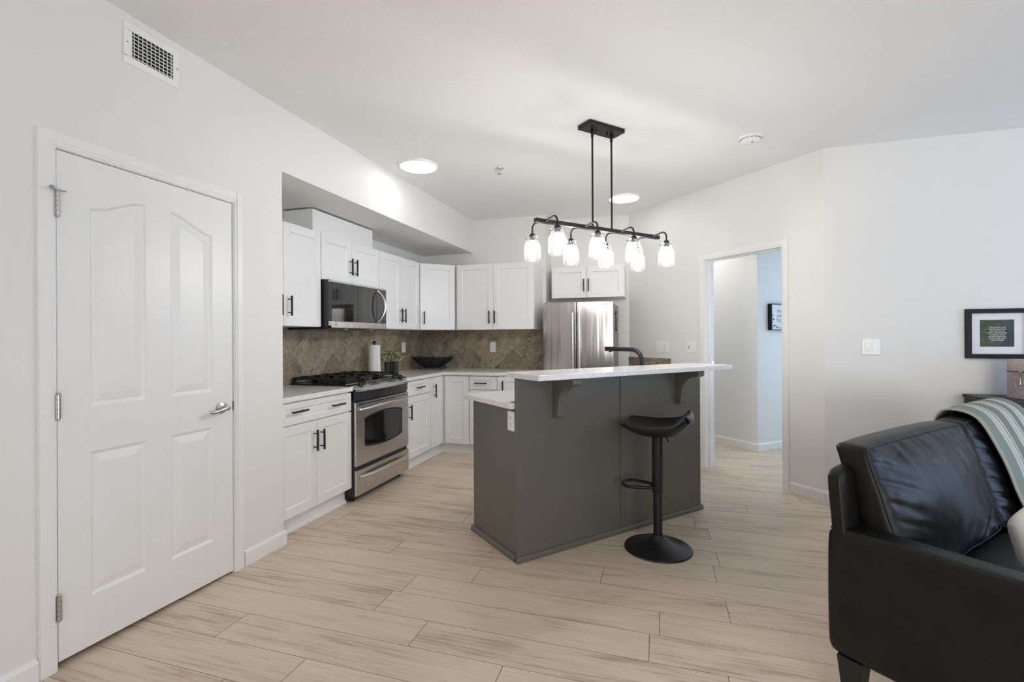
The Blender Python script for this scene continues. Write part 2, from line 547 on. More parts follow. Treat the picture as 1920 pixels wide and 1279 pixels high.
class MB:
    def __init__(self):
        self.v, self.f, self.s = [], [], []

    def add(self, vs, fs, smooth=False, mat=None):
        o = len(self.v)
        if mat is not None:
            vs = [mat @ Vector(p) for p in vs]
        self.v += [tuple(p) for p in vs]
        self.f += [tuple(i + o for i in f) for f in fs]
        self.s += [smooth] * len(fs)
        return self

    def box(self, x0, x1, y0, y1, z0, z1, mat=None):
        vs = [(x0, y0, z0), (x1, y0, z0), (x1, y1, z0), (x0, y1, z0), (x0, y0, z1), (x1, y0, z1), (x1, y1, z1), (x0, y1, z1)]
        fs = [(0, 3, 2, 1), (4, 5, 6, 7), (0, 1, 5, 4), (1, 2, 6, 5), (2, 3, 7, 6), (3, 0, 4, 7)]
        return self.add(vs, fs, False, mat)

    def prism(self, poly, z0, z1, mat=None):
        """polygon in xy extruded in z"""
        n = len(poly)
        area = sum(poly[i][0] * poly[(i + 1) % n][1] - poly[(i + 1) % n][0] * poly[i][1] for i in range(n))
        if area < 0:
            poly = poly[::-1]
        vs = [(x, y, z0) for x, y in poly] + [(x, y, z1) for x, y in poly]
        fs = [tuple(range(n - 1, -1, -1)), tuple(range(n, 2 * n))]
        fs += [(i, (i + 1) % n, n + (i + 1) % n, n + i) for i in range(n)]
        return self.add(vs, fs, False, mat)

    def prism_xz(self, poly, y0, y1):
        """polygon in xz extruded in y"""
        mt = Matrix(((1, 0, 0, 0), (0, 0, 1, 0), (0, 1, 0, 0), (0, 0, 0, 1)))
        n0 = len(self.f)
        self.prism(poly, y0, y1, mt)
        for i in range(n0, len(self.f)):
            self.f[i] = self.f[i][::-1]
        return self

    def prism_yz(self, poly, x0, x1):
        """polygon in yz extruded in x"""
        mt = Matrix(((0, 0, 1, 0), (1, 0, 0, 0), (0, 1, 0, 0), (0, 0, 0, 1)))
        return self.prism(poly, x0, x1, mt)

    def lathe(self, prof, n=32, mat=None, cap=True, sx=1.0, sy=1.0):
        """profile of (radius, z) turned round z"""
        vs, fs = [], []
        for r, z in prof:
            vs += [(r * cos(2 * pi * i / n) * sx, r * sin(2 * pi * i / n) * sy, z) for i in range(n)]
        for j in range(len(prof) - 1):
            for i in range(n):
                a, b = j * n + i, j * n + (i + 1) % n
                fs.append((a, b, b + n, a + n))
        self.add(vs, fs, True, mat)
        if cap:
            o = len(self.v) - len(vs)
            if prof[0][0] > 1e-6:
                self.f.append(tuple(o + i for i in range(n - 1, -1, -1)))
                self.s.append(False)
            if prof[-1][0] > 1e-6:
                self.f.append(tuple(o + (len(prof) - 1) * n + i for i in range(n)))
                self.s.append(False)
        return self

    def tube(self, pts, r, n=10, closed=False, cap=True, sq=None):
        pts = [Vector(p) for p in pts]
        m = len(pts)
        vs, fs = [], []
        up = None
        for i, p in enumerate(pts):
            if closed:
                t = pts[(i + 1) % m] - pts[i - 1]
            else:
                t = pts[min(i + 1, m - 1)] - pts[max(i - 1, 0)]
            t.normalize()
            if up is None:
                up = Vector((0, 0, 1)) if abs(t.z) < 0.9 else Vector((0, 1, 0))
            a = t.cross(up)
            if a.length < 1e-5:
                a = t.orthogonal()
            a.normalize()
            b = a.cross(t).normalized()
            up = b
            rr = r[i] if isinstance(r, (list, tuple)) else r
            for kk in range(n):
                an = 2 * pi * kk / n
                vs.append(p + a * (cos(an) * rr) + b * (sin(an) * rr * (sq or 1)))
        segs = m if closed else m - 1
        for j in range(segs):
            for kk in range(n):
                a0, b0 = j * n + kk, j * n + (kk + 1) % n
                a1, b1 = ((j + 1) % m) * n + kk, ((j + 1) % m) * n + (kk + 1) % n
                fs.append((a0, b0, b1, a1))
        o = len(self.v)
        self.add(vs, fs, True)
        if cap and not closed:
            self.f.append(tuple(o + kk for kk in range(n - 1, -1, -1)))
            self.f.append(tuple(o + (m - 1) * n + kk for kk in range(n)))
            self.s += [False, False]
        return self

    def cyl(self, p0, p1, r, n=20):
        return self.tube([p0, p1], r, n)

    def sphere(self, c, r, n=16, sz=1.0):
        prof = [(r * sin(pi * i / n), -r * cos(pi * i / n) * sz) for i in range(n + 1)]
        return self.lathe(prof, n * 2, Matrix.Translation(c), cap=False)

    def grid(self, fn, nu, nv, closed_u=False):
        vs = [fn(i / (nu if closed_u else nu - 1), j / (nv - 1)) for j in range(nv) for i in range(nu)]
        fs = []
        for j in range(nv - 1):
            for i in range(nu if closed_u else nu - 1):
                a, b = j * nu + i, j * nu + (i + 1) % nu
                fs.append((a, b, b + nu, a + nu))
        return self.add(vs, fs, True)

    def build(self, name, mat, parent=None, bevel=0.0, seg=2, fix=True, loc=None):
        me = bpy.data.meshes.new(name)
        me.from_pydata(self.v, [], self.f)
        me.polygons.foreach_set('use_smooth', self.s)
        me.validate()
        if fix:
            bm = bmesh.new()
            bm.from_mesh(me)
            bmesh.ops.remove_doubles(bm, verts=bm.verts, dist=1e-5)
            bmesh.ops.recalc_face_normals(bm, faces=bm.faces)
            bm.to_mesh(me)
            bm.free()
        me.materials.append(mat)
        if any(self.s):
            me.set_sharp_from_angle(angle=R(42))
        o = bpy.data.objects.new(name, me)
        COL.objects.link(o)
        if parent is not None:
            o.parent = parent
        if loc is not None:
            o.location = loc
        if bevel > 0:
            b = o.modifiers.new('bevel', 'BEVEL')
            b.width = bevel
            b.segments = seg
            b.limit_method = 'ANGLE'
            b.angle_limit = R(40)
        return o


def tag(o, label, cat, group=None):
    o['label'] = label
    o['category'] = cat
    if group:
        o['group'] = group
    return o


def thing(name, label, cat, loc=(0, 0, 0), rotz=0.0, group=None):
    o = bpy.data.objects.new(name, None)
    COL.objects.link(o)
    o.location = loc
    o.rotation_euler = (0, 0, rotz)
    o.empty_display_size = 0.05
    return tag(o, label, cat, group)


def struct(o):
    o['kind'] = 'structure'
    return o


def sroot(name, loc=(0, 0, 0), rotz=0.0):
    o = bpy.data.objects.new(name, None)
    COL.objects.link(o)
    o.location = loc
    o.rotation_euler = (0, 0, rotz)
    o.empty_display_size = 0.05
    return struct(o)


def copy_tree(o, parent=None):
    c = o.copy()
    COL.objects.link(c)
    if parent is not None:
        c.parent = parent
        c.matrix_parent_inverse = o.matrix_parent_inverse.copy()
    for ch in [x for x in bpy.data.objects if x.parent == o]:
        copy_tree(ch, c)
    return c


def text(name, body, size, mat, parent, loc, rot, extrude=0.0004, align='CENTER', shear=0.0, spacing=1.0, line=1.0):
    cu = bpy.data.curves.new(name, 'FONT')
    cu.body = body
    cu.size = size
    cu.extrude = extrude
    cu.align_x = align
    cu.align_y = 'CENTER'
    cu.shear = shear
    cu.space_character = spacing
    cu.space_line = line
    tmp = bpy.data.objects.new(name + '_curve', cu)
    COL.objects.link(tmp)
    dg = bpy.context.evaluated_depsgraph_get()
    me = bpy.data.meshes.new_from_object(tmp.evaluated_get(dg))
    bpy.data.objects.remove(tmp)
    me.materials.clear()
    me.materials.append(mat)
    o = bpy.data.objects.new(name, me)
    COL.objects.link(o)
    o.parent = parent
    o.location = loc
    o.rotation_euler = rot
    return o


def arc(cx, cy, r, a0, a1, n):
    return [(cx + r * cos(R(a0 + (a1 - a0) * i / n)), cy + r * sin(R(a0 + (a1 - a0) * i / n))) for i in range(n + 1)]


H = 2.748
XL = -2.2545          # face of the wall with the white door
KX, KY = -2.91, 5.56  # kitchen left and back walls
NX0, NX1, NY = -1.27, -0.325, 5.85   # fridge niche
RX, RY = 1.235, 4.258                # corner of the angled wall and the right wall
TA = math.atan2(-(5.85 - RY), RX - NX1)  # rotation of the angled wall
LA = math.hypot(RX - NX1, 5.85 - RY)
OX0, OX1, OZ = LA - 1.127, LA - 0.337, 2.042  # doorway opening along the angled wall

# ================================================================== SETTING
struct(MB().box(-3.2, 5.1, -3.2, 8.2, -0.08, 0.0).build('floor', M['floor']))
struct(MB().box(-3.2, 5.1, -3.2, 8.2, H, H + 0.1).build('ceiling', M['ceiling']))

w = MB()
w.box(-3.05, XL, -3.2, 1.254, 0, H)
w.box(-3.05, XL, 2.098, 2.453, 0, H)
w.box(-3.05, XL, 1.254, 2.098, 2.058, H)
w.box(-3.05, XL - 0.13, 1.254, 2.098, 0, 2.058)  # solid backing added behind the door to keep its gap dark
struct(w.build('wall_left', M['wall']))
w = MB()
w.prism([(KX - 0.02, 2.453), (XL, 2.453), (-2.196, KY + .02), (KX - 0.02, KY + .02)], 2.345, H)
struct(w.build('wall_soffit', M['wall']))
struct(MB().box(KX - 0.14, KX, 2.40, KY + 0.3, 0, H).build('wall_kitchen', M['wall']))
w = MB()
w.box(KX - 0.02, NX0, KY, KY + 0.45, 0, H)
w.box(NX0 - 0.02, NX1 + 0.05, NY, NY + 0.16, 0, H)
struct(w.build('wall_back', M['wall']))

wa = sroot('wall_angled', (NX1, NY, 0), TA)
w = MB()
w.box(0, OX0 - 0.018, 0, 0.12, 0, H)
w.box(OX1 + 0.018, LA, 0, 0.12, 0, H)
w.box(OX0 - 0.018, OX1 + 0.018, 0, 0.12, OZ + 0.018, H)
wb = w.build('wall_face', M['wall'], wa)
struct(MB().box(RX, 5.1, RY, RY + 0.12, 0, H).build('wall_right', M['wall']))

# unseen side of the room; windows invented to give daylight a source
w = MB()
EX = 4.9
w.box(EX, EX + 0.14, -3.2, 1.45, 0, H)
w.box(EX, EX + 0.14, 3.80, RY + 0.1, 0, H)
w.box(EX, EX + 0.14, 1.45, 3.80, 0, 0.45)
w.box(EX, EX + 0.14, 1.45, 3.80, 2.3, H)
struct(w.build('wall_east', M['wall']))
w = MB()
BY = -3.0
w.box(-3.05, 1.35, BY - 0.14, BY, 0, H)
w.box(4.55, 5.04, BY - 0.14, BY, 0, H)
w.box(1.35, 4.55, BY - 0.14, BY, 2.35, H)
w.box(1.35, 4.55, BY - 0.14, BY, 0, 0.15)
struct(w.build('wall_rear', M['wall']))


def window(name, loc, rotz, wd, z0, z1, nmull):
    r = sroot(name, loc, rotz)
    f = MB()
    t = 0.05
    f.box(0, wd, 0.02, 0.09, z0, z0 + t)
    f.box(0, wd, 0.02, 0.09, z1 - t, z1)
    for i in range(nmull + 1):
        x = (wd - t) * i / nmull
        f.box(x, x + t, 0.02, 0.09, z0, z1)
    f.build('window_frame', M['trim'], r, bevel=0.003)
    MB().box(0, wd, -0.03, 0.02, z0 - 0.025, z0).build('window_sill', M['trim'], r, bevel=0.003)
    MB().box(0.03, wd - 0.03, 0.05, 0.056, z0 + 0.03, z1 - 0.03).build('window_pane', M['pane'], r)
    return r


window('added_window_1', (EX, 3.80, 0), -pi / 2, 2.35, 0.45, 2.3, 2)
window('added_window_2', (4.55, BY, 0), pi, 3.2, 0.15, 2.35, 3)

# hall seen through the doorway
HC = Vector((1.064, 5.925))
d1 = Vector((-0.7071, 0.7071))
d2 = Vector((0.743, 0.669))
a_, b_ = HC + d1 * 2.0, HC + d2 * 2.3
w = MB()
w.prism([tuple(HC), tuple(b_), (b_.x, b_.y + 0.6), (a_.x, a_.y + 0.6), tuple(a_)], 0, H)
struct(w.build('wall_hall', M['wall']))
w = MB()
w.box(2.86, 3.0, RY + 0.1, 4.9, 0, H).box(2.86, 3.0, 6.9, 8.0, 0, H)
w.box(2.86, 3.0, 4.9, 6.9, 0, 0.45).box(2.86, 3.0, 4.9, 6.9, 2.25, H)
struct(w.build('wall_hall_end', M['wall']))
window('added_window_3', (2.86, 6.9, 0), -pi / 2, 2.0, 0.45, 2.25, 2)  # invented window, out of view, as source of the hall's daylight
struct(MB().box(-0.9, -0.75, NY + 0.1, 8.0, 0, H).build('wall_hall_far', M['wall']))

# backsplash tile
struct(MB().box(KX, KX + 0.012, 2.453, KY, 0.905, 1.40).build('trim_1', M['tileL']))
t = MB().box(KX, NX0, KY - 0.012, KY, 0.905, 1.40)
struct(t.build('trim_2', M['tileB']))
r = sroot('trim_3', (NX1, NY, 0), TA)
MB().box(0.0, 0.655, -0.012, 0, 0.90, 1.058).build('tile_strip', M['tileB'], r)

# baseboards
BH, BT = 0.092, 0.014


def base_profile(L):
    m = MB()
    m.prism_yz([(0, 0), (-BT, 0), (-BT, BH - 0.018), (-BT * 0.5, BH - 0.004), (0, BH)], 0, L)
    return m


def baseboard(name, loc, rotz, L):
    o = base_profile(L).build(name, M['trim'], bevel=0.0015)
    o.location = loc
    o.rotation_euler = (0, 0, rotz)
    return struct(o)


baseboard('baseboard_left', (XL, 2.153, 0), pi / 2, 0.300 + BT)
baseboard('baseboard_left_return', (XL - 0.055, 2.453, 0), pi, 0.0 + 0.10).location = (XL + 0.0, 2.453, 0)
baseboard('baseboard_left_front', (XL, -3.0, 0), pi / 2, 3.0 + 1.204)
ca, sa = cos(TA), sin(TA)
baseboard('baseboard_angled', (NX1 + ca * (OX1 + 0.062), NY + sa * (OX1 + 0.062), 0), TA, LA - OX1 - 0.062 + 0.004)
baseboard('baseboard_right', (RX - 0.004, RY, 0), 0, EX - RX)
hl = HC + d1 * 2.0
baseboard('baseboard_hall_left', (hl.x, hl.y, 0), math.atan2(-d1.y, -d1.x), 2.0 + 0.006)
baseboard('baseboard_hall_right', (HC.x - 0.004, HC.y - 0.003, 0), math.atan2(d2.y, d2.x), 2.2)

# ------------------------------------------------------------------ the white door
DY, DW, DZ0, DZ1 = 1.273, 0.806, 0.021, 2.042
CZ = 2.100  # top of casing
dr = sroot('door_1', (XL, DY, 0), pi / 2)   # local x = along the wall, -y = into the room


def inset(poly, d):
    n = len(poly)
    out = []
    for i in range(n):
        p0, p1, p2 = Vector(poly[i - 1]), Vector(poly[i]), Vector(poly[(i + 1) % n])
        e1, e2 = (p1 - p0).normalized(), (p2 - p1).normalized()
        n1, n2 = Vector((-e1.y, e1.x)), Vector((-e2.y, e2.x))
        b = n1 + n2
        if b.length < 1e-6:
            b = n1.copy()
        b.normalize()
        out.append(tuple(p1 + b * (d / max(0.35, b.dot(n1)))))
    return out


def arch_ring(x0, x1, z0, z1, rise, left, dd):
    """outline of one door panel, moved inwards by dd; the top is an S-curve"""
    pts = [(x0 + dd, z0 + dd), (x1 - dd, z0 + dd)]
    n = 20
    for i in range(n + 1):
        x = (x1 - dd) + ((x0 + dd) - (x1 - dd)) * i / n
        u_ = (x - x0) / (x1 - x0)
        u_ = u_ if left else 1 - u_
        h = 0.5 - 0.5 * cos(pi * u_)
        sl_ = rise * 0.5 * pi * sin(pi * u_) / (x1 - x0)
        pts.append((x, z1 + rise * h - dd * math.sqrt(1 + sl_ * sl_)))
    return pts


panels = [(0.115, 0.343, 1.016, 1.842, 0.072, True), (0.457, 0.686, 1.014, 1.842, 0.070, False),
          (0.115, 0.343, 0.233, 0.829, 0.0, True), (0.457, 0.686, 0.226, 0.829, 0.0, True)]
outer = [(0, 0.030), (DW, 0.014), (DW, DZ1), (0, DZ1)]
loops = [outer] + [list(reversed(arch_ring(*p, 0.0))) for p in panels]
YF = -0.001
flat = [Vector((x, z, 0)) for lp in loops for x, z in lp]
tris = tessellate_polygon([[Vector((x, z, 0)) for x, z in lp] for lp in loops])
d = MB()
d.add([(v.x, YF, v.y) for v in flat], [tuple(t_) for t_ in tris])
for p in panels:
    rings = [(arch_ring(*p, dd), dp) for dd, dp in ((0.0, 0.0), (0.005, 0.005), (0.011, 0.0095), (0.016, 0.0105), (0.048, 0.0030), (0.052, 0.0022))]
    n = len(rings[0][0])
    vs = [(x, YF + dp, z) for rg, dp in rings for x, z in rg]
    fs = []
    for j in range(len(rings) - 1):
        for i in range(n):
            fs.append((j * n + i, j * n + (i + 1) % n, (j + 1) * n + (i + 1) % n, (j + 1) * n + i))
    last_ring = [Vector((x, z, 0)) for x, z in rings[-1][0]]
    o_ = (len(rings) - 1) * n
    fs += [tuple(o_ + q for q in tri) for tri in tessellate_polygon([last_ring])]
    d.add(vs, fs)
d.prism_xz(outer, YF + 0.0005, YF + 0.036)
# remove the plain front face of that box so that the panelled face shows
d.f = [f for f in d.f if not (len(f) == 4 and all(abs(d.v[i][1] - (YF + 0.0005)) < 1e-7 for i in f))]
d.s = [False] * len(d.f)
d.build('door_slab', M['door'], dr, fix=True)

for zc in (1.828, 1.033, 0.245):
    hm = MB()
    hm.box(-0.012, 0.004, -0.012, 0.004, zc - 0.047, zc + 0.047)
    for i in range(5):
        z0 = zc - 0.047 + i * 0.0188
        hm.cyl((-0.003, -0.013, z0 + 0.0006), (-0.003, -0.013, z0 + 0.0182), 0.0075, 14)
    hm.sphere((-0.003, -0.013, zc + 0.0495), 0.006, 6)
    hm.sphere((-0.003, -0.013, zc - 0.0495), 0.006, 6)
    hg = hm.build('hinge', M['nickel'], dr)
    if zc > 1.5:
        pm = MB()
        pm.cyl((-0.003, -0.013, zc + 0.048), (-0.003, -0.013, zc + 0.056), 0.009, 12)
        pm.cyl((-0.003, -0.015, zc + 0.052), (-0.035, -0.040, zc + 0.052), 0.0035, 10)
        pm.cyl((-0.031, -0.037, zc + 0.052), (-0.039, -0.043, zc + 0.052), 0.008, 12)
        pm.cyl((0.000, -0.016, zc + 0.052), (0.022, -0.020, zc + 0.052), 0.003, 8)
        pm.build('hinge_stop', M['nickel'], hg)
lv = MB()
lv.lathe([(0.0, 0.0), (0.030, 0.0), (0.0315, 0.004), (0.030, 0.008), (0.018, 0.013), (0.012, 0.016), (0.011, 0.045), (0.013, 0.050), (0.0, 0.052)], 28,
         Matrix.Translation((0.735, YF, 0.923)) @ Matrix.Rotation(pi / 2, 4, 'X'), cap=False)
lv.tube([(0.745, YF - 0.045, 0.925), (0.728, YF - 0.049, 0.924), (0.700, YF - 0.050, 0.918), (0.668, YF - 0.048, 0.912), (0.640, YF - 0.046, 0.911), (0.630, YF - 0.046, 0.912)],
        [0.009, 0.0095, 0.0085, 0.0075, 0.0075, 0.005], 12, sq=1.15)
lv.build('lever_handle', M['nickel'], dr)
MB().box(DW + 0.003, DW + 0.006, YF - 0.004, YF + 0.01, 0.90, 0.95).build('strike_plate', M['nickel'], dr)


def casing(root, x0, x1, ztop, wd, th, y0):
    """door casing with a stepped profile round an opening x0..x1"""
    m = MB()
    for (a, b, t_) in ((0, wd, th * 0.62), (wd * 0.12, wd * 0.82, th * 0.85), (wd * 0.35, wd * 0.95, th)):
        m.box(x0 - b, x0 - a, y0 - t_, y0, 0, ztop + b)
        m.box(x1 + a, x1 + b, y0 - t_, y0, 0, ztop + b)
        m.box(x0 - a, x1 + a, y0 - t_, y0, ztop + a, ztop + b)
    return m


r = sroot('trim_4', (XL, DY, 0), pi / 2)
casing(r, -0.006, DW + 0.006, DZ1 + 0.006, 0.060, 0.012, 0).build('door_casing', M['trim'], r, bevel=0.0015)
j = MB()
j.box(-0.022, -0.004, 0, 0.128, 0, DZ1 + 0.016)
j.box(DW + 0.004, DW + 0.022, 0, 0.128, 0, DZ1 + 0.016)
j.box(-0.022, DW + 0.022, 0, 0.128, DZ1 + 0.004, DZ1 + 0.018)
j.box(-0.004, 0.010, 0.037, 0.05, 0, DZ1)
j.box(DW - 0.010, DW + 0.004, 0.037, 0.05, 0, DZ1)
j.build('door_jamb', M['trim'], r)

# casing and jamb of the open doorway in the angled wall
r = sroot('trim_5', (NX1, NY, 0), TA)
casing(r, OX0, OX1, OZ, 0.058, 0.016, 0).build('door_casing', M['trim'], r, bevel=0.0015)
j = MB()
for x0, x1 in ((OX0 - 0.018, OX0), (OX1, OX1 + 0.018)):
    j.box(x0, x1, -0.002, 0.124, 0, OZ + 0.018)
j.box(OX0 - 0.018, OX1 + 0.018, -0.002, 0.124, OZ, OZ + 0.018)
j.box(OX0, OX0 + 0.011, 0.05, 0.085, 0, OZ)
j.box(OX1 - 0.011, OX1, 0.05, 0.085, 0, OZ)
j.box(OX0, OX1, 0.05, 0.085, OZ - 0.011, OZ)
j.build('door_jamb', M['trim'], r, bevel=0.0015)
MB().box(OX0 + 0.0002, OX0 + 0.0022, 0.090, 0.118, 0.985, 1.045).build('strike_plate', M['chrome'], r)

# ================================================================== CABINETS


def shaker(x0, x1, z0, z1, y=0.0, rail=0.062, th=0.020):
    """one shaker door or drawer front, face at y, body behind it"""
    m = MB()
    rx = min(rail, (x1 - x0) * 0.28)
    rz = min(rail, (z1 - z0) * 0.27)
    m.box(x0, x0 + rx, y, y + th, z0, z1)
    m.box(x1 - rx, x1, y, y + th, z0, z1)
    m.box(x0 + rx, x1 - rx, y, y + th, z0, z0 + rz)
    m.box(x0 + rx, x1 - rx, y, y + th, z1 - rz, z1)
    xi0, xi1, zi0, zi1 = x0 + rx, x1 - rx, z0 + rz, z1 - rz
    s = 0.006
    # small sloped bead round the panel
    vs = [(xi0, y + 0.002, zi0), (xi1, y + 0.002, zi0), (xi1, y + 0.002, zi1), (xi0, y + 0.002, zi1),
          (xi0 + s, y + 0.009, zi0 + s), (xi1 - s, y + 0.009, zi0 + s), (xi1 - s, y + 0.009, zi1 - s), (xi0 + s, y + 0.009, zi1 - s)]
    m.add(vs, [(0, 1, 5, 4), (1, 2, 6, 5), (2, 3, 7, 6), (3, 0, 4, 7), (4, 5, 6, 7)])
    return m


def bar_pull(cx, cz, vertical=True, L=0.145, y=0.0):
    m = MB()
    h, r_ = L / 2, 0.0058
    so, ph = 0.032, L * 0.33
    if vertical:
        m.box(cx - r_, cx + r_, y - so - r_, y - so + r_, cz - h, cz + h)
        for s in (-1, 1):
            m.cyl((cx, y, cz + s * ph), (cx, y - so, cz + s * ph), 0.0042, 10)
    else:
        m.box(cx - h, cx + h, y - so - r_, y - so + r_, cz - r_, cz + r_)
        for s in (-1, 1):
            m.cyl((cx + s * ph, y, cz), (cx + s * ph, y - so, cz), 0.0042, 10)
    return m


def front(root, kind, x0, x1, z0, z1, pulls, y=0.0):
    """kind door/drawer; pulls = list of (cx, cz, vertical)"""
    o = shaker(x0, x1, z0, z1, y).build(kind, M['cab'], root, bevel=0.0012)
    for cx, cz, v in pulls:
        bar_pull(cx, cz, v, y=y).build('bar_pull', M['black'], o, bevel=0.001)
    return o


def carcass(root, W, z0, z1, depth, y=0.0215):
    MB().box(0, W, y, depth, z0, z1).build('carcass', M['cab'], root, bevel=0.001)


def toe(root, x0, x1, y=0.065):
    m = MB()
    m.box(x0, x1, y, y + 0.02, 0.0, 0.118)
    m.prism_yz([(y, 0), (y - 0.016, 0), (y - 0.014, 0.012), (y - 0.004, 0.024), (y, 0.026)], x0, x1)
    m.build('toe_kick', M['cab'], root, bevel=0.001)


XB = -2.30    # face of the base doors on the left run
ZD0, ZDT, ZR0, ZR1 = 0.122, 0.719, 0.727, 0.868
G = 'white shaker base cabinets'
# base cabinet A beside the wall end
r = thing('base_cabinet', 'white base cabinet left of the range, one wide drawer over two doors', 'cabinet', (XB, 2.458, 0), pi / 2, G)
carcass(r, 0.758, 0.118, 0.878, 0.600)
front(r, 'drawer', 0.002, 0.757, ZR0, ZR1, [(0.170, 0.811, False), (0.572, 0.801, False)])
front(r, 'door', 0.002, 0.359, ZD0, ZDT, [(0.331, 0.584, True)])
front(r, 'door', 0.363, 0.757, ZD0, ZDT, [(0.401, 0.580, True)])
toe(r, 0.0, 0.758)
# base cabinet B right of range
r = thing('base_cabinet', 'narrow white base cabinet just right of the range, one drawer over one door', 'cabinet', (XB, 4.050, 0), pi / 2, G)
carcass(r, 0.527, 0.118, 0.878, 0.600)
front(r, 'drawer', 0.03, 0.524, ZR0, ZR1, [(0.278, 0.800, False)])
front(r, 'door', 0.03, 0.524, ZD0, ZDT, [(0.073, 0.575, True)])
toe(r, 0.0, 0.53)
# corner cabinet with a two-leaf door
r = thing('corner_base_cabinet', 'white corner base cabinet with a folding two-leaf door in the inner corner under the basket', 'cabinet', (XB, 4.580, 0), pi / 2, G)
MB().prism([(0, 0.0215), (0.3315, 0.0215), (0.3315, -0.308), (0.95, -0.308), (0.95, 0.600), (0, 0.600)], 0.118, 0.878).build('carcass', M['cab'], r, bevel=0.001)
front(r, 'door', 0.002, 0.308, ZD0, ZR1, [(0.072, 0.727, True)])
o = shaker(0.022, 0.308, ZD0, ZR1).build('door', M['cab'], r, bevel=0.0012)
o.location = (0.31, 0.0, 0)
o.rotation_euler = (0, 0, -pi / 2)
m = MB()
m.box(0, 0.37, 0.065, 0.085, 0, 0.118).box(0.375, 0.395, -0.31, 0.085, 0, 0.118)
m.prism_yz([(0.065, 0), (0.049, 0), (0.051, 0.012), (0.061, 0.024), (0.065, 0.026)], 0, 0.37)
m.box(0.360, 0.376, -0.31, 0.06, 0, 0.022)
m.build('toe_kick', M['cab'], r, bevel=0.001)
YB = 4.89
# drawer base on the back run
r = thing('base_cabinet', 'white base cabinet on the back wall, a small drawer showing above the island counter', 'cabinet', (-1.988, YB, 0), 0, G)
MB().box(0.004, 0.314, 0.0215, 0.650, 0.118, 0.878).build('carcass', M['cab'], r, bevel=0.001)
front(r, 'drawer', 0.004, 0.306, ZR0, ZR1, [(0.145, 0.798, False)])
front(r, 'door', 0.004, 0.306, ZD0, ZDT, [(0.26, 0.60, True)])
toe(r, 0.0, 0.316)
# angled end cabinet next to the fridge
r = thing('end_base_cabinet', 'white angled end base cabinet between the small drawer and the fridge', 'cabinet', (-1.668, YB + 0.006, 0), R(38), G)
LD = 0.50


def ec(x, y):
    dx, dy = x + 1.668, y - (YB + 0.006)
    return (dx * cos(R(38)) + dy * sin(R(38)), -dx * sin(R(38)) + dy * cos(R(38)))


MB().prism([(0.022, 0.0215), (LD, 0.0215), ec(-1.268, 5.54), ec(-1.664, 5.54), ec(-1.664, 4.935)], 0.0, 0.878).build('carcass', M['cab'], r, bevel=0.001)
front(r, 'door', 0.008, LD - 0.004, ZD0, ZR1, [(0.055, 0.755, True)])

# upper cabinets
ZU0, ZU1 = 1.385, 2.133
XU = -2.55
GU = 'white shaker wall cabinets'


def upper(label, loc, rotz, W, z0, z1, doors, depth=0.352, zc=None):
    r = thing('wall_cabinet', label, 'cabinet', loc, rotz, GU)
    carcass(r, W, z0, z1 - 0.002, depth)
    for x0, x1, hx in doors:
        front(r, 'door', x0, x1, z0 + 0.002, z1, [(hx, (zc or z0 + 0.140), True)] if hx else [])
    return r


upper('white wall cabinet between the wall end and the microwave', (XU, 2.458, 0), pi / 2, 0.724, ZU0, ZU1, [(0.002, 0.325, 0.283), (0.329, 0.722, 0.373)], zc=1.531)
upper('short white wall cabinet with two doors right above the microwave', (XU, 3.187, 0), pi / 2, 0.820, 1.766, ZU1, [(0.002, 0.396, 0.410 - 0.045), (0.400, 0.818, 0.480 - 0.045)], zc=1.909)
upper('tall narrow two-door white wall cabinet right of the microwave', (XU, 4.011, 0), pi / 2, 0.806, ZU0, ZU1, [(0.002, 0.409, 0.378), (0.413, 0.804, 0.448)], zc=1.527)
r = thing('corner_wall_cabinet', 'white diagonal corner wall cabinet with a single door above the basket', 'cabinet', (XU, 4.822, 0), R(45), GU)
DL = 0.424
MB().prism([(0, 0.0215), (DL, 0.0215), (DL + 0.255, 0.27), (0.212, 0.74), (-0.255, 0.27)], ZU0, ZU1 - 0.002).build('carcass', M['cab'], r, bevel=0.001)
front(r, 'door', 0.006, DL - 0.006, ZU0 + 0.002, ZU1, [(0.045, 1.520, True)])
upper('wide two-door white wall cabinet on the back wall left of the fridge', (-2.244, 5.12, 0), 0, 0.934, ZU0, ZU1, [(0.02, 0.463, 0.420), (0.467, 0.932, 0.485)], depth=0.438, zc=1.525)
upper('small two-door white wall cabinet high above the fridge', (-1.192, 5.50, 0), 0, 0.834, 1.747, 2.104, [(0.006, 0.413, 0.383), (0.417, 0.828, 0.437)], depth=0.348, zc=1.889)

# boxed vent chase on top of the cabinets
r = thing('vent_chase', 'white boxed vent chase standing on the cabinet over the microwave', 'vent box', (-2.625, 3.180, 2.133), pi / 2)
MB().box(0, 0.835, 0, 0.018, 0, 0.196).build('front_panel', M['cab'], r, bevel=0.001)
MB().box(0.0, 0.018, 0.018, 0.282, 0, 0.198).box(-0.004, 0, 0.19, 0.215, 0, 0.196).build('side_panel', M['cab'], r, bevel=0.001)
MB().box(0.817, 0.835, 0.018, 0.282, 0, 0.198).build('side_panel', M['cab'], r, bevel=0.001)

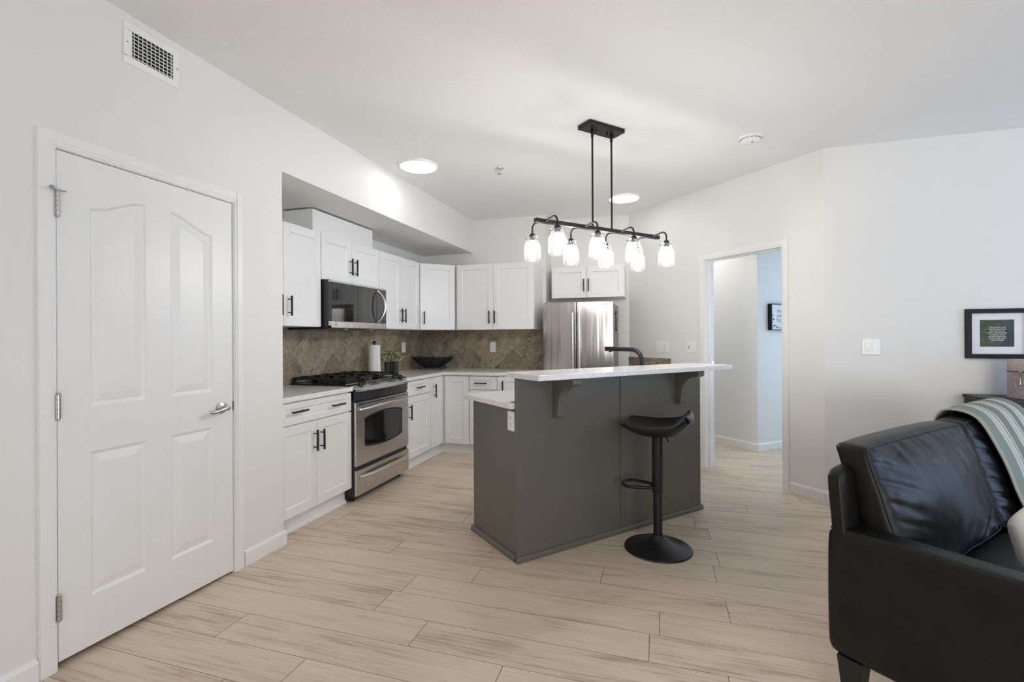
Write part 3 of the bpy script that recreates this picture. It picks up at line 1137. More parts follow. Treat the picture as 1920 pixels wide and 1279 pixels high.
# counters
o = MB().box(KX + 0.014, -2.283, 2.456, 3.216, 0.880, 0.914).build('countertop', M['quartz'], bevel=0.003)
tag(o, 'speckled white quartz countertop left of the range, beside the wall end', 'countertop')
m = MB()
m.prism([(KX + 0.014, 4.052), (-2.283, 4.052), (-2.283, 4.872), (-1.668, 4.872), (-1.245, 5.20), (-1.245, KY - 0.014), (KX + 0.014, KY - 0.014)], 0.880, 0.914)
tag(m.build('countertop', M['quartz'], bevel=0.003), 'L-shaped speckled white quartz countertop in the kitchen corner under the basket', 'countertop')

# ================================================================== RANGE
r = thing('gas_range', 'stainless gas range with black grates between the white base cabinets', 'range', (-2.262, 3.221, 0), pi / 2)
RW = 0.822
m = MB()
m.box(0.0, RW, 0.0195, 0.615, 0.05, 0.890)
m.box(0.0, RW, 0.09, 0.615, 0.88, 0.905)
m.build('body', M['bplast'], r, bevel=0.003)
for x in (0.05, RW - 0.06):
    MB().lathe([(0.0, 0), (0.022, 0), (0.022, 0.012), (0.012, 0.014), (0.012, 0.05)], 16, Matrix.Translation((x, 0.08, 0)), cap=False).build('foot', M['bplast'], r)
# cooktop
m = MB()
m.prism([(0.0, 0.06), (RW, 0.06), (RW, 0.622), (0.0, 0.622)], 0.905, 0.926)
m.box(-0.006, 0.0, 0.045, 0.622, 0.915, 0.926).box(RW, RW + 0.006, 0.03, 0.622, 0.915, 0.926)
m.build('cooktop', M['enamel'], r, bevel=0.004)
# black curved front band under the controls
n = 24
bow = lambda s: -0.034 * (1 - (2 * s - 1) ** 2)
poly = [(RW * i / n, bow(i / n) + 0.004) for i in range(n + 1)] + [(RW, 0.09), (0.0, 0.09)]
m = MB()
vs, fs = [], []
rows = [(0.800, 0.016), (0.815, 0.006), (0.850, 0.0), (0.880, -0.006), (0.889, -0.004)]
for z, off in rows:
    vs += [(RW * i / n, bow(i / n) + 0.01 + off, z) for i in range(n + 1)]
for jx in range(len(rows) - 1):
    for i in range(n):
        a0 = jx * (n + 1) + i
        fs.append((a0, a0 + 1, a0 + n + 2, a0 + n + 1))
m.add(vs, fs, True)
m.prism([(x, y + 0.006) for x, y in poly], 0.802, 0.888)
m.build('front_band', M['bplast'], r)
# sloped stainless control panel
m = MB()
top, bot = [], []
for i in range(n + 1):
    s = i / n
    x = 0.006 + (RW - 0.012) * s
    top.append((x, 0.098, 0.931))
    bot.append((x, bow(s) + 0.004, 0.892))
vs = bot + top + [(x, y, z - 0.02) for x, y, z in bot] + [(x, y, z - 0.02) for x, y, z in top]
N1 = n + 1
fs = []
for i in range(n):
    fs += [(i, i + 1, N1 + i + 1, N1 + i), (2 * N1 + i, i + 2 * N1 + 1, i + 1, i), (N1 + i, N1 + i + 1, 3 * N1 + i + 1, 3 * N1 + i)]
fs += [(0, N1, 3 * N1, 2 * N1), (n, 2 * N1 + n, 3 * N1 + n, N1 + n)]
m.add(vs, fs)
cp = m.build('control_panel', M['panel'], r)
slope = math.atan2(0.039, 0.12)


def on_panel(x, y):
    return Vector((x, y, 0.931 - (0.098 - y) * 0.039 / 0.117 + 0.001))


m = MB()
p = [on_panel(*q) for q in ((0.255, 0.080), (0.58, 0.080), (0.62, 0.010), (0.215, 0.010))]
m.add([tuple(q + Vector((0, 0, 0.0012))) for q in p], [(0, 3, 2, 1)])
m.build('display_panel', M['steel'], cp, fix=False)
m, m2 = MB(), MB()
for i in range(5):
    c0, c1 = on_panel(0.250 + 0.010 * i, 0.020 + i * 0.013), on_panel(0.275 + 0.01 * i, 0.020 + i * 0.013)
    m.box(c0.x, c1.x, c0.y, c0.y + 0.008, c0.z + 0.001, c0.z + 0.0025)
    m2.box(RW - c1.x - 0.02, RW - c0.x - 0.02, c0.y, c0.y + 0.008, c0.z + 0.001, c0.z + 0.0025)
m.build('key_group', M['gasket_shade'], cp)
m2.build('key_group', M['gasket_shade'], cp)
for x, y in ((0.115, 0.038), (0.185, 0.060), (RW - 0.160, 0.060), (RW - 0.090, 0.038)):
    c0 = on_panel(x, y)
    mt = Matrix.Translation(c0) @ Matrix.Rotation(slope, 4, 'X')
    m = MB()
    m.lathe([(0.0, 0.0), (0.025, 0.0), (0.025, 0.005), (0.022, 0.007), (0.0205, 0.028), (0.018, 0.031), (0.0, 0.031)], 24, mt, cap=False)
    m.box(-0.005, 0.005, -0.021, 0.021, 0.030, 0.040, mt)
    m.build('knob', M['black'], r, bevel=0.001)
# burners and grates
for x, y, rr in ((0.20, 0.20, 0.045), (0.20, 0.46, 0.036), (0.62, 0.20, 0.040), (0.62, 0.46, 0.036), (0.41, 0.33, 0.042)):
    m = MB()
    m.lathe([(0.0, 0.0), (rr + 0.016, 0.0), (rr + 0.012, 0.008), (rr, 0.010), (rr, 0.018), (rr - 0.006, 0.022), (0.0, 0.022)], 28, Matrix.Translation((x, y, 0.926)), cap=False)
    m.build('burner', M['iron'], r)
for gi, (x0, x1) in enumerate(((0.020, 0.276), (0.284, 0.540), (0.548, 0.804))):
    m = MB()
    y0, y1, zt, b = 0.105, 0.605, 0.974, 0.008
    for y in (y0, y1, (y0 + y1) / 2):
        m.box(x0, x1, y - b, y + b, zt - 0.018, zt)
    for x in (x0 + b, x1 - b):
        m.box(x - b, x + b, y0, y1, zt - 0.018, zt)
    xm = (x0 + x1) / 2
    for y in (y0 + 0.12, y1 - 0.12):
        m.box(x0, x0 + 0.085, y - 0.005, y + 0.005, zt - 0.018, zt + 0.004)
        m.box(x1 - 0.085, x1, y - 0.005, y + 0.005, zt - 0.018, zt + 0.004)
        for s in (-1, 1):
            m.box(xm - 0.005, xm + 0.005, y + s * 0.125 - 0.045, y + s * 0.125 + 0.045, zt - 0.018, zt + 0.004)
    for x in (x0 + b, x1 - b):
        for y in (y0, y1, (y0 + y1) / 2):
            m.box(x - 0.010, x + 0.010, y - 0.010, y + 0.010, 0.926, zt)
    m.build('grate', M['iron'], r, bevel=0.002)
# oven door
m = MB()
ZT, ZB = 0.786, 0.286
dx0, dx1 = 0.004, RW - 0.004
na = 20
wx0, wx1, wz0, wz1 = 0.115, 0.705, 0.425, 0.652
win = [(wx0 + (wx1 - wx0) * i / na, wz0 - 0.030 * (1 - (2 * i / na - 1) ** 2)) for i in range(na + 1)]
win += [(wx1 - (wx1 - wx0) * i / na, wz1 + 0.032 * (1 - (2 * i / na - 1) ** 2)) for i in range(na + 1)]
out4 = [(dx0, ZB), (dx1, ZB), (dx1, ZT), (dx0, ZT)]
lps = [out4, list(reversed(win))]
tr_ = tessellate_polygon([[Vector((x, z, 0)) for x, z in lp] for lp in lps])
m.add([(x, 0.0, z) for lp in lps for x, z in lp], [tuple(q) for q in tr_])
m.box(dx0, dx1, 0.0004, 0.018, ZB, ZT)
m.f = [f for f in m.f if not (len(f) == 4 and all(abs(m.v[i][1] - 0.0004) < 1e-7 for i in f))]
m.s = [False] * len(m.f)
od = m.build('oven_door', M['steel'], r)
win2 = inset(win, 0.012)
m = MB()
nw = len(win)
m.add([(x, -0.0006, z) for x, z in win] + [(x, 0.003, z) for x, z in win2], [(i, (i + 1) % nw, nw + (i + 1) % nw, nw + i) for i in range(nw)])
m.build('window_trim', M['gasket_shade'], od)
m = MB()
m.add([(x, 0.003, z) for x, z in win2], [tuple(range(nw))])
m.build('oven_window', M['bglass'], od)
m = MB()
for i in range(4):
    xx = 0.03 + i * (RW - 0.06) / 4
    m.box(xx + 0.008, xx + (RW - 0.06) / 4 - 0.008, -0.0008, 0.002, 0.764, 0.772)
m.build('vent_slot', M['gasket_shade'], od)


def bow_handle(x0, x1, z, bulge, sag, rad, nseg=22):
    m = MB()
    pts, rs = [], []
    for i in range(nseg + 1):
        s = i / nseg
        k_ = 1 - (2 * s - 1) ** 2
        pts.append((x0 + (x1 - x0) * s, -0.006 - bulge * k_ ** 0.6, z + sag * k_))
        rs.append(rad * (0.75 + 0.35 * k_))
    m.tube(pts, rs, 12, sq=1.25)
    return m


bow_handle(0.035, RW - 0.035, 0.727, 0.050, 0.016, 0.0095).build('oven_handle', M['steelh'], od)
m = MB().box(0.002, RW - 0.006, -0.004, 0.019, 0.052, 0.252)
dw = m.build('drawer', M['steel'], r, bevel=0.004)
bow_handle(0.045, RW - 0.045, 0.196, 0.046, 0.0, 0.0095).build('drawer_handle', M['steelh'], dw)
m = MB()
m.prism_xz([(0.13, 0.212), (RW - 0.13, 0.212), (RW - 0.19, 0.202), (0.19, 0.202)], -0.0048, -0.003)
m.build('grip_recess', M['gasket_shade'], dw)

# ================================================================== MICROWAVE
MY0, MWD = 3.203, 0.800
r = thing('microwave', 'stainless and black over-the-range microwave under the short wall cabinet', 'microwave', (-2.470, MY0, 0), pi / 2)
z0, z1 = 1.378, 1.757
m = MB()
m.box(-0.004, MWD, 0.028, 0.425, z0 + 0.012, z1 + 0.006)
m.prism_yz([(0.0, z0 + 0.002), (0.06, z0 - 0.008), (0.42, z0 - 0.012), (0.42, z0 + 0.02), (0.0, z0 + 0.02)], 0.0, MWD)
m.build('body', M['bplast'], r, bevel=0.002)
m = MB().box(0.0, MWD, 0.0, 0.028, z0 + 0.054, z1 - 0.014)
md = m.build('door', M['dglass'], r, bevel=0.003)
m = MB().box(0.004, 0.40, -0.0014, 0.0, z0 + 0.056, z1 - 0.016)
m.build('door_window', M['bglass'], md)
MB().box(0.0, MWD, -0.002, 0.028, z1 - 0.013, z1 - 0.001).build('top_strip', M['steelh'], r, bevel=0.001)
st = MB().box(0.0, MWD, -0.002, 0.028, z0 + 0.002, z0 + 0.053).build('bottom_strip', M['steel'], r, bevel=0.001)
m = MB()
m.tube([(0.052 + 0.0105 * cos(2 * pi * i / 24), -0.0035, z0 + 0.028 + 0.0105 * sin(2 * pi * i / 24)) for i in range(24)], 0.0012, 6, closed=True)
m.box(0.0515, 0.0528, -0.0042, -0.0025, z0 + 0.022, z0 + 0.035)
m.box(0.0515, 0.057, -0.0042, -0.0025, z0 + 0.022, z0 + 0.0233)
m.build('logo_ring', M['white_ink'], st)
text('logo_lettering', 'LG', 0.026, M['white_ink'], st, (0.083, -0.0028, z0 + 0.028), (pi / 2, 0, 0), 0.0006)
MB().box(0.636, 0.638, -0.0012, 0.001, z0 + 0.056, z1 - 0.016).build('door_seam', M['gasket_shade'], md)
m = MB()
pts = []
for i in range(25):
    s = i / 24
    k_ = 1 - (2 * s - 1) ** 2
    pts.append((0.640 + 0.030 * k_, -0.004 - 0.066 * k_ ** 0.75, z0 + 0.062 + (z1 - z0 - 0.092) * s))
m.tube(pts, [0.0085 + 0.004 * (1 - (2 * i / 24 - 1) ** 2) for i in range(25)], 12)
m.build('bow_handle', M['chrome'], md)
m = MB()
for i, bits in enumerate(('abged', 'afbcd')):
    x, zz = 0.757 + i * 0.012, 1.652
    seg = {'a': (0, .014, .008, .016), 'b': (.006, .008, .008, .016), 'c': (.006, .0, .008, .008), 'd': (0, 0, .008, .002), 'e': (0, 0, .002, .008), 'f': (0, .008, .002, .016), 'g': (0, .007, .008, .009)}
    for c in bits:
        a0, b0, a1, b1 = seg[c]
        m.box(x + a0, x + a1, -0.0016, 0, zz + b0, zz + b1)
m.build('clock_digits', M['clock'], md)
m = MB()
for rr in range(6):
    for cc in range(3):
        m.box(0.735 + cc * 0.018, 0.743 + cc * 0.018, -0.001, 0, 1.470 + rr * 0.022, 1.474 + rr * 0.022)
m.build('keypad_marks', M['greyside'], md)
for x in (0.25, 0.62):
    MB().cyl((x, 0.06, z0 - 0.013), (x, 0.06, z0), 0.03, 16).build('task_lamp', M['greyside'], r)

# ================================================================== FRIDGE
FX0, FX1, FY, FZ = -1.197, -0.446, 5.06, 1.668
r = thing('refrigerator', 'stainless french-door refrigerator in the niche behind the island', 'refrigerator', (FX0, FY, 0), 0)
FWD = FX1 - FX0
MB().box(0.004, FWD - 0.004, 0.085, 0.745, 0.02, FZ - 0.012).build('cabinet_body', M['greyside'], r, bevel=0.006)


def fridge_door(x0, x1, z0, z1, c):
    """front panel with a gentle bow about the fridge centre"""
    m = MB()
    nn = 14
    prof = [(x0 + (x1 - x0) * i / nn) for i in range(nn + 1)]
    fy = lambda x: 0.036 * ((x - c) / (FWD / 2)) ** 2 - 0.036 + 0.036
    poly = [(x, fy(x)) for x in prof] + [(x1, 0.080), (x0, 0.080)]
    m.prism(poly, z0, z1)
    return m


xm = 0.368
ld = fridge_door(0.0, xm - 0.003, 0.66, FZ, FWD / 2).build('door', M['fridge'], r, bevel=0.004)
rd = fridge_door(xm + 0.003, FWD, 0.66, FZ, FWD / 2).build('door', M['fridge'], r, bevel=0.004)
fd = fridge_door(0.0, FWD, 0.06, 0.652, FWD / 2).build('freezer_drawer', M['fridge'], r, bevel=0.004)
MB().box(xm - 0.0028, xm + 0.0028, 0.02, 0.08, 0.66, FZ - 0.002).build('door_gap', M['gasket_shade'], r)
for dd, x in ((ld, xm - 0.032), (rd, xm + 0.036)):
    m = MB()
    m.cyl((x, -0.048, 0.78), (x, -0.048, 1.552), 0.0135, 16)
    m.cyl((x, 0.02, 0.86), (x, -0.048, 0.86), 0.008, 10).cyl((x, 0.02, 1.49), (x, -0.048, 1.49), 0.008, 10)
    m.build('door_handle', M['steelh'], dd)
m = MB()
m.tube([(0.10, 0.01, 0.56), (0.10, -0.05, 0.565), (0.14, -0.055, 0.565), (FWD - 0.14, -0.055, 0.565), (FWD - 0.10, -0.05, 0.565), (FWD - 0.10, 0.01, 0.56)], 0.0115, 12)
m.build('drawer_handle', M['steelh'], fd)
MB().box(FWD - 0.125, FWD - 0.050, 0.004, 0.022, FZ - 0.037, FZ - 0.027).build('name_badge', M['white_ink'], rd, bevel=0.001)
for x in (0.02, FWD - 0.09):
    MB().box(x, x + 0.07, 0.03, 0.14, FZ - 0.012, FZ + 0.004).build('hinge_cover', M['greyside'], r, bevel=0.003)

# charm hanging on the side of the fridge
r = thing('fridge_magnet', 'dark red hanging charm magnet on the right side of the fridge', 'magnet', (FX1 + 0.002, FY + 0.235, 1.44), pi / 2)
m = MB()
for a in range(5):
    an = R(90 + (a - 2) * 38)
    m.tube([(0, -0.006, 0.10), (0.035 * cos(an), -0.010, 0.10 + 0.035 * sin(an))], [0.008, 0.004], 8)
m.build('bow', M['charm'], r)
m = MB()
m.tube([(0.0, -0.006, 0.10), (0.010, -0.008, 0.06), (-0.010, -0.008, 0.02), (0.006, -0.008, -0.03), (-0.012, -0.008, -0.06)], 0.004, 8)
for z, dx in ((0.055, 0.014), (0.03, -0.014), (0.0, 0.012), (-0.035, 0.014), (-0.06, -0.016), (-0.072, 0.010)):
    m.sphere((dx, -0.011, z), 0.010, 6)
m.build('beads', M['charm'], r)

# ================================================================== ISLAND
IA = R(48.5)
IO = (-0.776, 2.628, 0)
IL, ID = 1.626, 0.560
r = thing('kitchen_island', 'dark grey-green kitchen island with a raised bar side', 'kitchen island', IO, IA)
MB().box(0.0, IL, 0.0, 0.024, 0.0, 1.059).build('front_panel', M['island'], r, bevel=0.002)
m = MB()
m.box(0.006, IL - 0.006, 0.024, ID, 0.0, 0.879)
m.build('cabinet_body', M['island'], r, bevel=0.002)
MB().box(0.085, IL - 0.085, 0.024, 0.095, 0.879, 1.059).build('raised_wall', M['island'], r)
m = MB()
for (a, b) in (((-0.006, -0.018), (IL + 0.010, 0.0)),):
    m.prism_yz([(0.0, 0), (-0.017, 0), (-0.017, 0.020), (-0.010, 0.033), (0.0, 0.036)], -0.012, IL + 0.012)
side = [(0.006, 0), (-0.012, 0), (-0.012, 0.020), (-0.004, 0.033), (0.006, 0.036)]
m.prism_xz(side, 0.018, ID + 0.012)
m.prism_xz([(IL - 0.006 - (x - 0.006), z) for x, z in side], 0.018, ID + 0.012)
m.build('base_moulding', M['island'], r, bevel=0.002)
m = MB()
m.box(0.806, 0.832, -0.007, 0.0, 0.036, 1.059)
m.build('seam_batten', M['island'], r, bevel=0.003)


def corbel(xc, th):
    pts = [(0.0, 1.058), (-0.196, 1.058), (-0.202, 1.050), (-0.202, 1.030), (-0.196, 1.020), (-0.176, 1.012)]
    pts += [(-0.176 + 0.116 * sin(R(a)), 0.892 + 0.120 * cos(R(a))) for a in range(10, 91, 8)]
    pts += [(-0.054, 0.860), (-0.048, 0.826), (-0.042, 0.814), (0.0, 0.812)]
    m = MB()
    m.prism_yz(pts, xc - th / 2, xc + th / 2)
    return m


for xc in (0.285, 1.375):
    corbel(xc, 0.062).build('corbel', M['island'], r, bevel=0.004)
ctr = thing('bar_countertop', 'long raised white quartz bar top of the island, above the stool', 'countertop', IO, IA)
MB().box(-0.012, 1.672, -0.240, 0.102, 1.0605, 1.0905).build('slab', M['quartz'], ctr, bevel=0.003)
ctr = thing('island_countertop', 'lower white quartz counter of the island behind the raised bar', 'countertop', IO, IA)
MB().box(-0.028, IL + 0.02, 0.097, 0.630, 0.880, 0.914).box(-0.028, 0.009, 0.026, 0.10, 0.880, 0.914).build('slab', M['quartz'], ctr, bevel=0.003)


def plate(root, x0, x1, z0, z1, th=0.006, name='cover_plate'):
    return MB().box(x0, x1, -th, 0, z0, z1).build(name, M['plate'], root, bevel=0.002)


def duplex(root, xc, zc, s=1.0, y=-0.006):
    for dz in (0.020, -0.020):
        m = MB()
        pts = arc(0, 0, 0.0165 * s, 0, 360, 20)[:-1]
        pts = [(xc + max(-0.0145, min(0.0145, px)) , zc + dz * s + py) for px, py in pts]
        m.prism_xz(pts, y - 0.002, y)
        o = m.build('receptacle', M['plate'], root)
        q = MB()
        q.box(xc - 0.0075, xc - 0.0055, y - 0.0026, y - 0.0018, zc + dz * s - 0.003, zc + dz * s + 0.007)
        q.box(xc + 0.0055, xc + 0.0075, y - 0.0026, y - 0.0018, zc + dz * s - 0.003, zc + dz * s + 0.007)
        q.cyl((xc, y - 0.0026, zc + dz * s - 0.008), (xc, y - 0.0018, zc + dz * s - 0.008), 0.0025, 10)
        q.build('slots', M['slot'], o)


def rocker(root, xc, zc, dimmer=False, y=-0.006):
    o = MB().box(xc - 0.0165, xc + 0.0165, y - 0.003, y, zc - 0.033, zc + 0.033).build('rocker', M['plate'], root, bevel=0.0015)
    if dimmer:
        MB().box(xc - 0.009, xc + 0.009, y - 0.006, y - 0.003, zc - 0.022, zc + 0.006).build('dimmer_slide', M['plate'], o, bevel=0.001)
        MB().box(xc - 0.012, xc + 0.012, y - 0.0034, y - 0.0028, zc + 0.010, zc + 0.026).build('dimmer_slot', M['plate'], o)
    return o


def toggle(root, xc, zc, y=-0.006):
    o = MB().box(xc - 0.006, xc + 0.006, y - 0.002, y, zc - 0.013, zc + 0.013).build('toggle_collar', M['slot'], root)
    mt = Matrix.Translation((xc, y - 0.005, zc + 0.004)) @ Matrix.Rotation(R(25), 4, 'X')
    MB().box(-0.0045, 0.0045, -0.009, 0.006, -0.005, 0.005, mt).build('toggle', M['plate'], o, bevel=0.001)


# outlet on the island's end
r = thing('wall_outlet', 'white outlet on the left end of the island', 'outlet', (IO[0] + 0.006 * cos(IA), IO[1] + 0.006 * sin(IA), 0), IA - pi / 2)
plate(r, -0.103, -0.030, 0.748, 0.862)
duplex(r, -0.066, 0.805)

# faucet on the lower counter
r = thing('kitchen_faucet', 'matte black faucet rising behind the raised bar top', 'faucet',
          (IO[0] + 1.215 * cos(IA) - 0.19 * sin(IA), IO[1] + 1.215 * sin(IA) + 0.19 * cos(IA), 0.914), IA)
MB().lathe([(0.0, 0), (0.029, 0), (0.029, 0.006), (0.021, 0.012), (0.018, 0.05), (0.018, 0.06)], 24).build('base', M['black'], r)
pts = [(0, 0, 0.05), (0, 0, 0.19)] + [(0, 0.095 - 0.095 * cos(R(a)), 0.19 + 0.094 * sin(R(a))) for a in range(15, 91, 15)] + [(0, 0.20, 0.284), (0, 0.30, 0.284)]
MB().tube(pts, 0.0165, 16).build('spout', M['black'], r)
MB().box(-0.017, 0.017, 0.285, 0.385, 0.266, 0.302).cyl((0, 0.335, 0.258), (0, 0.335, 0.27), 0.012, 14).build('spray_head', M['black'], r, bevel=0.004)
MB().tube([(0.018, 0, 0.06), (0.045, 0, 0.065), (0.085, -0.005, 0.085)], [0.008, 0.007, 0.006], 10).build('lever', M['black'], r)

# ================================================================== BAR STOOL
SB = (-0.006, 3.055, 0)
# front of the stool looks along local -y ; camera-left on the picture
SR = math.atan2(0.16, -0.987) + pi / 2
r = thing('bar_stool', 'black adjustable bar stool with a scooped seat in front of the island', 'bar stool', SB, SR)
m = MB()
m.lathe([(0.0, 0.0), (0.198, 0.0), (0.202, 0.004), (0.198, 0.010), (0.150, 0.020), (0.105, 0.033), (0.070, 0.050), (0.046, 0.068), (0.034, 0.082), (0.031, 0.088), (0.0, 0.088)], 56, cap=False)
m.build('base', M['stool'], r)
MB().cyl((0, 0, 0.08), (0, 0, 0.40), 0.0265, 28).build('pole', M['black'], r)
m = MB()
m.lathe([(0.0, 0.345), (0.031, 0.345), (0.033, 0.350), (0.033, 0.700), (0.0, 0.700)], 28, cap=False)
m.build('sleeve', M['black'], r)
pts = []
for i in range(21):
    a = -90 + 180 * i / 20
    pts.append((-0.075 * sin(R(a)), -0.155 - 0.055 * cos(R(a)), 0.378))
pts = [(0.022, -0.024, 0.378), (0.055, -0.06, 0.378)] + pts + [(-0.055, -0.06, 0.378), (-0.022, -0.024, 0.378)]
MB().tube(pts, 0.0095, 12).build('footrest', M['black'], r)
m = MB()
m.tube([(0.03, 0.03, 0.72), (0.045, 0.055, 0.700), (0.05, 0.075, 0.665)], [0.005, 0.005, 0.006], 8)
m.build('lift_lever', M['black'], r)


SEAT = [(-0.203, 0.757, 0.105), (-0.190, 0.766, 0.150), (-0.130, 0.752, 0.188), (-0.040, 0.737, 0.198), (0.050, 0.737, 0.194), (0.112, 0.757, 0.180),
        (0.148, 0.792, 0.160), (0.166, 0.822, 0.146), (0.182, 0.836, 0.138), (0.200, 0.830, 0.130), (0.210, 0.806, 0.118), (0.207, 0.782, 0.100)]


def seat_pt(u_, v_):
    """u across, v front(0) to the rolled back(1)"""
    a = u_ * 2 - 1
    f = v_ * (len(SEAT) - 1)
    i = min(int(f), len(SEAT) - 2)
    t_ = f - i
    P = [SEAT[max(i - 1, 0)], SEAT[i], SEAT[i + 1], SEAT[min(i + 2, len(SEAT) - 1)]]
    y, z, hw = [0.5 * (2 * P[1][q] + (P[2][q] - P[0][q]) * t_ + (2 * P[0][q] - 5 * P[1][q] + 4 * P[2][q] - P[3][q]) * t_ ** 2
                       + (3 * P[1][q] - P[0][q] - 3 * P[2][q] + P[3][q]) * t_ ** 3) for q in range(3)]
    mid = max(0.0, 1 - abs(v_ - 0.36) / 0.40)
    z += 0.042 * abs(a) ** 2.6 * mid
    y -= 0.030 * a * a * max(0, v_ - 0.45)
    return Vector((a * hw, y, z))


NU, NV = 29, 33
m = MB()
topv = [seat_pt(i / (NU - 1), j / (NV - 1)) for j in range(NV) for i in range(NU)]
# underside: offset along the normal
nor = []
for j in range(NV):
    for i in range(NU):
        du = topv[j * NU + min(i + 1, NU - 1)] - topv[j * NU + max(i - 1, 0)]
        dv = topv[min(j + 1, NV - 1) * NU + i] - topv[max(j - 1, 0) * NU + i]
        nor.append(du.cross(dv).normalized())
botv = []
for q in range(len(topv)):
    i, j = q % NU, q // NU
    e = min(i, NU - 1 - i) / (NU / 2)
    f_ = min(j, NV - 1 - j) / (NV / 2)
    th = 0.010 + 0.034 * math.sqrt(min(1, 2.6 * e)) * min(1, 2.2 * f_) * (1.0 if j < NV * 0.55 else max(0.15, 1 - (j - NV * 0.55) / (NV * 0.16)))
    botv.append(topv[q] - nor[q] * th)
vs = topv + botv
fs = []
T = NU * NV
for j in range(NV - 1):
    for i in range(NU - 1):
        a0 = j * NU + i
        fs.append((a0, a0 + 1, a0 + NU + 1, a0 + NU))
        fs.append((T + a0, T + a0 + NU, T + a0 + NU + 1, T + a0 + 1))
for i in range(NU - 1):
    fs.append((i, T + i, T + i + 1, i + 1))
    b0 = (NV - 1) * NU + i
    fs.append((b0, b0 + 1, T + b0 + 1, T + b0))
for j in range(NV - 1):
    a0 = j * NU
    fs.append((a0, a0 + NU, T + a0 + NU, T + a0))
    b0 = j * NU + NU - 1
    fs.append((b0, T + b0, T + b0 + NU, b0 + NU))
m.add(vs, fs, True)
so = m.build('seat', M['stool'], r)
sm = so.modifiers.new('subdivision', 'SUBSURF')
sm.levels = sm.render_levels = 1
MB().lathe([(0.0, 0.685), (0.034, 0.687), (0.05, 0.693), (0.085, 0.705), (0.0, 0.712)], 24, cap=False).build('seat_mount', M['black'], r)

# ================================================================== PENDANT
PA = R(47.5)
r = thing('pendant_light', 'eight-jar dark bronze pendant light hanging over the island', 'pendant light', (-0.367, 3.3575, H), PA)
MB().box(-0.158, 0.158, -0.064, 0.064, -0.029, 0.0).build('canopy', M['bronze'], r, bevel=0.003)
for x in (-0.052, 0.052):
    MB().cyl((x, 0.0, -0.046), (x, 0, -0.029), 0.005, 8).build('canopy_screw', M['bronze'], r)
for x in (-0.083, 0.090):
    m = MB()
    m.cyl((x, 0, -0.050), (x, 0, -0.029), 0.010, 14)
    m.sphere((x, 0, -0.058), 0.011, 8)
    m.cyl((x, 0, -0.085), (x, 0, -0.064), 0.0095, 14)
    m.cyl((x, 0, -0.705), (x, 0, -0.075), 0.0068, 14)
    m.build('rod', M['bronze'], r)
MB().box(-0.556, 0.556, -0.014, 0.014, -0.722, -0.695).build('crossbar', M['bronze'], r, bevel=0.002)
JD = 0.142
proto = None


def jar_arm(x, s):
    """gooseneck arm with its socket, jar and bulb; s = -1 near side, +1 far side"""
    zb = -0.709
    m = MB()
    pts = [(x, s * 0.010, zb), (x, s * (JD - 0.052), zb + 0.010)]
    pts += [(x, s * (JD - 0.040 + 0.040 * sin(R(a))), zb - 0.028 + 0.040 * cos(R(a))) for a in range(5, 91, 17)]
    pts += [(x, s * JD, zb - 0.058)]
    m.tube(pts, 0.0062, 12)
    a = m.build('arm', M['bronze'], r)
    y, zt = s * JD, zb - 0.055
    m = MB()
    T_ = Matrix.Translation((x, y, zt))
    m.lathe([(0.0, 0.004), (0.010, 0.004), (0.019, -0.004), (0.0215, -0.014), (0.0215, -0.020), (0.0175, -0.022), (0.0175, -0.046), (0.0, -0.046)], 24, T_, cap=False)
    for q in range(3):
        an = R(20 + 120 * q)
        m.cyl((x + 0.016 * cos(an), y + 0.016 * sin(an), zt - 0.031), (x + 0.044 * cos(an), y + 0.044 * sin(an), zt - 0.031), 0.0017, 8)
        m.sphere((x + 0.045 * cos(an), y + 0.045 * sin(an), zt - 0.031), 0.0042, 6)
    m.build('socket', M['bronze'], a)
    m = MB()
    prof = [(0.0420, -0.019), (0.0436, -0.020), (0.0426, -0.024), (0.0410, -0.029), (0.0405, -0.046), (0.0420, -0.053), (0.0490, -0.064), (0.0545, -0.073), (0.0565, -0.081), (0.0570, -0.092),
            (0.0570, -0.158), (0.0555, -0.168), (0.0500, -0.178), (0.0400, -0.185), (0.0250, -0.189), (0.0, -0.190)]
    m.lathe(prof, 36, T_, cap=False)
    m.build('glass_jar', M['jar'], a)
    m = MB()
    m.lathe([(0.0, -0.046), (0.013, -0.046), (0.014, -0.060), (0.017, -0.080), (0.022, -0.105), (0.0255, -0.128), (0.024, -0.144), (0.016, -0.155), (0.0, -0.158)], 24, T_, cap=False)
    m.build('bulb', M['bulb'], a)


for x in (-0.484, -0.162, 0.160, 0.480):
    for s in (-1, 1):
        jar_arm(x, s)

# ================================================================== CEILING THINGS


def disc_light(label, x, y, rad):
    r = thing('ceiling_light', label, 'ceiling light', (x, y, H), 0, 'flat round ceiling lights')
    MB().lathe([(0.0, 0.0), (rad + 0.014, 0.0), (rad + 0.013, -0.008), (rad + 0.004, -0.018), (rad, -0.018), (rad, -0.004), (0.0, -0.004)], 48, cap=False).build('trim_ring', M['trim'], r)
    MB().lathe([(0.0, -0.0165), (rad * 0.98, -0.0155), (rad * 0.98, -0.006), (0.0, -0.006)], 48, cap=False).build('diffuser', M['led'], r)


disc_light('round lit ceiling light nearest the soffit, over the range', -1.922, 3.625, 0.150)
disc_light('round lit ceiling light partly behind the pendant rod, over the fridge side', -0.330, 5.115, 0.150)

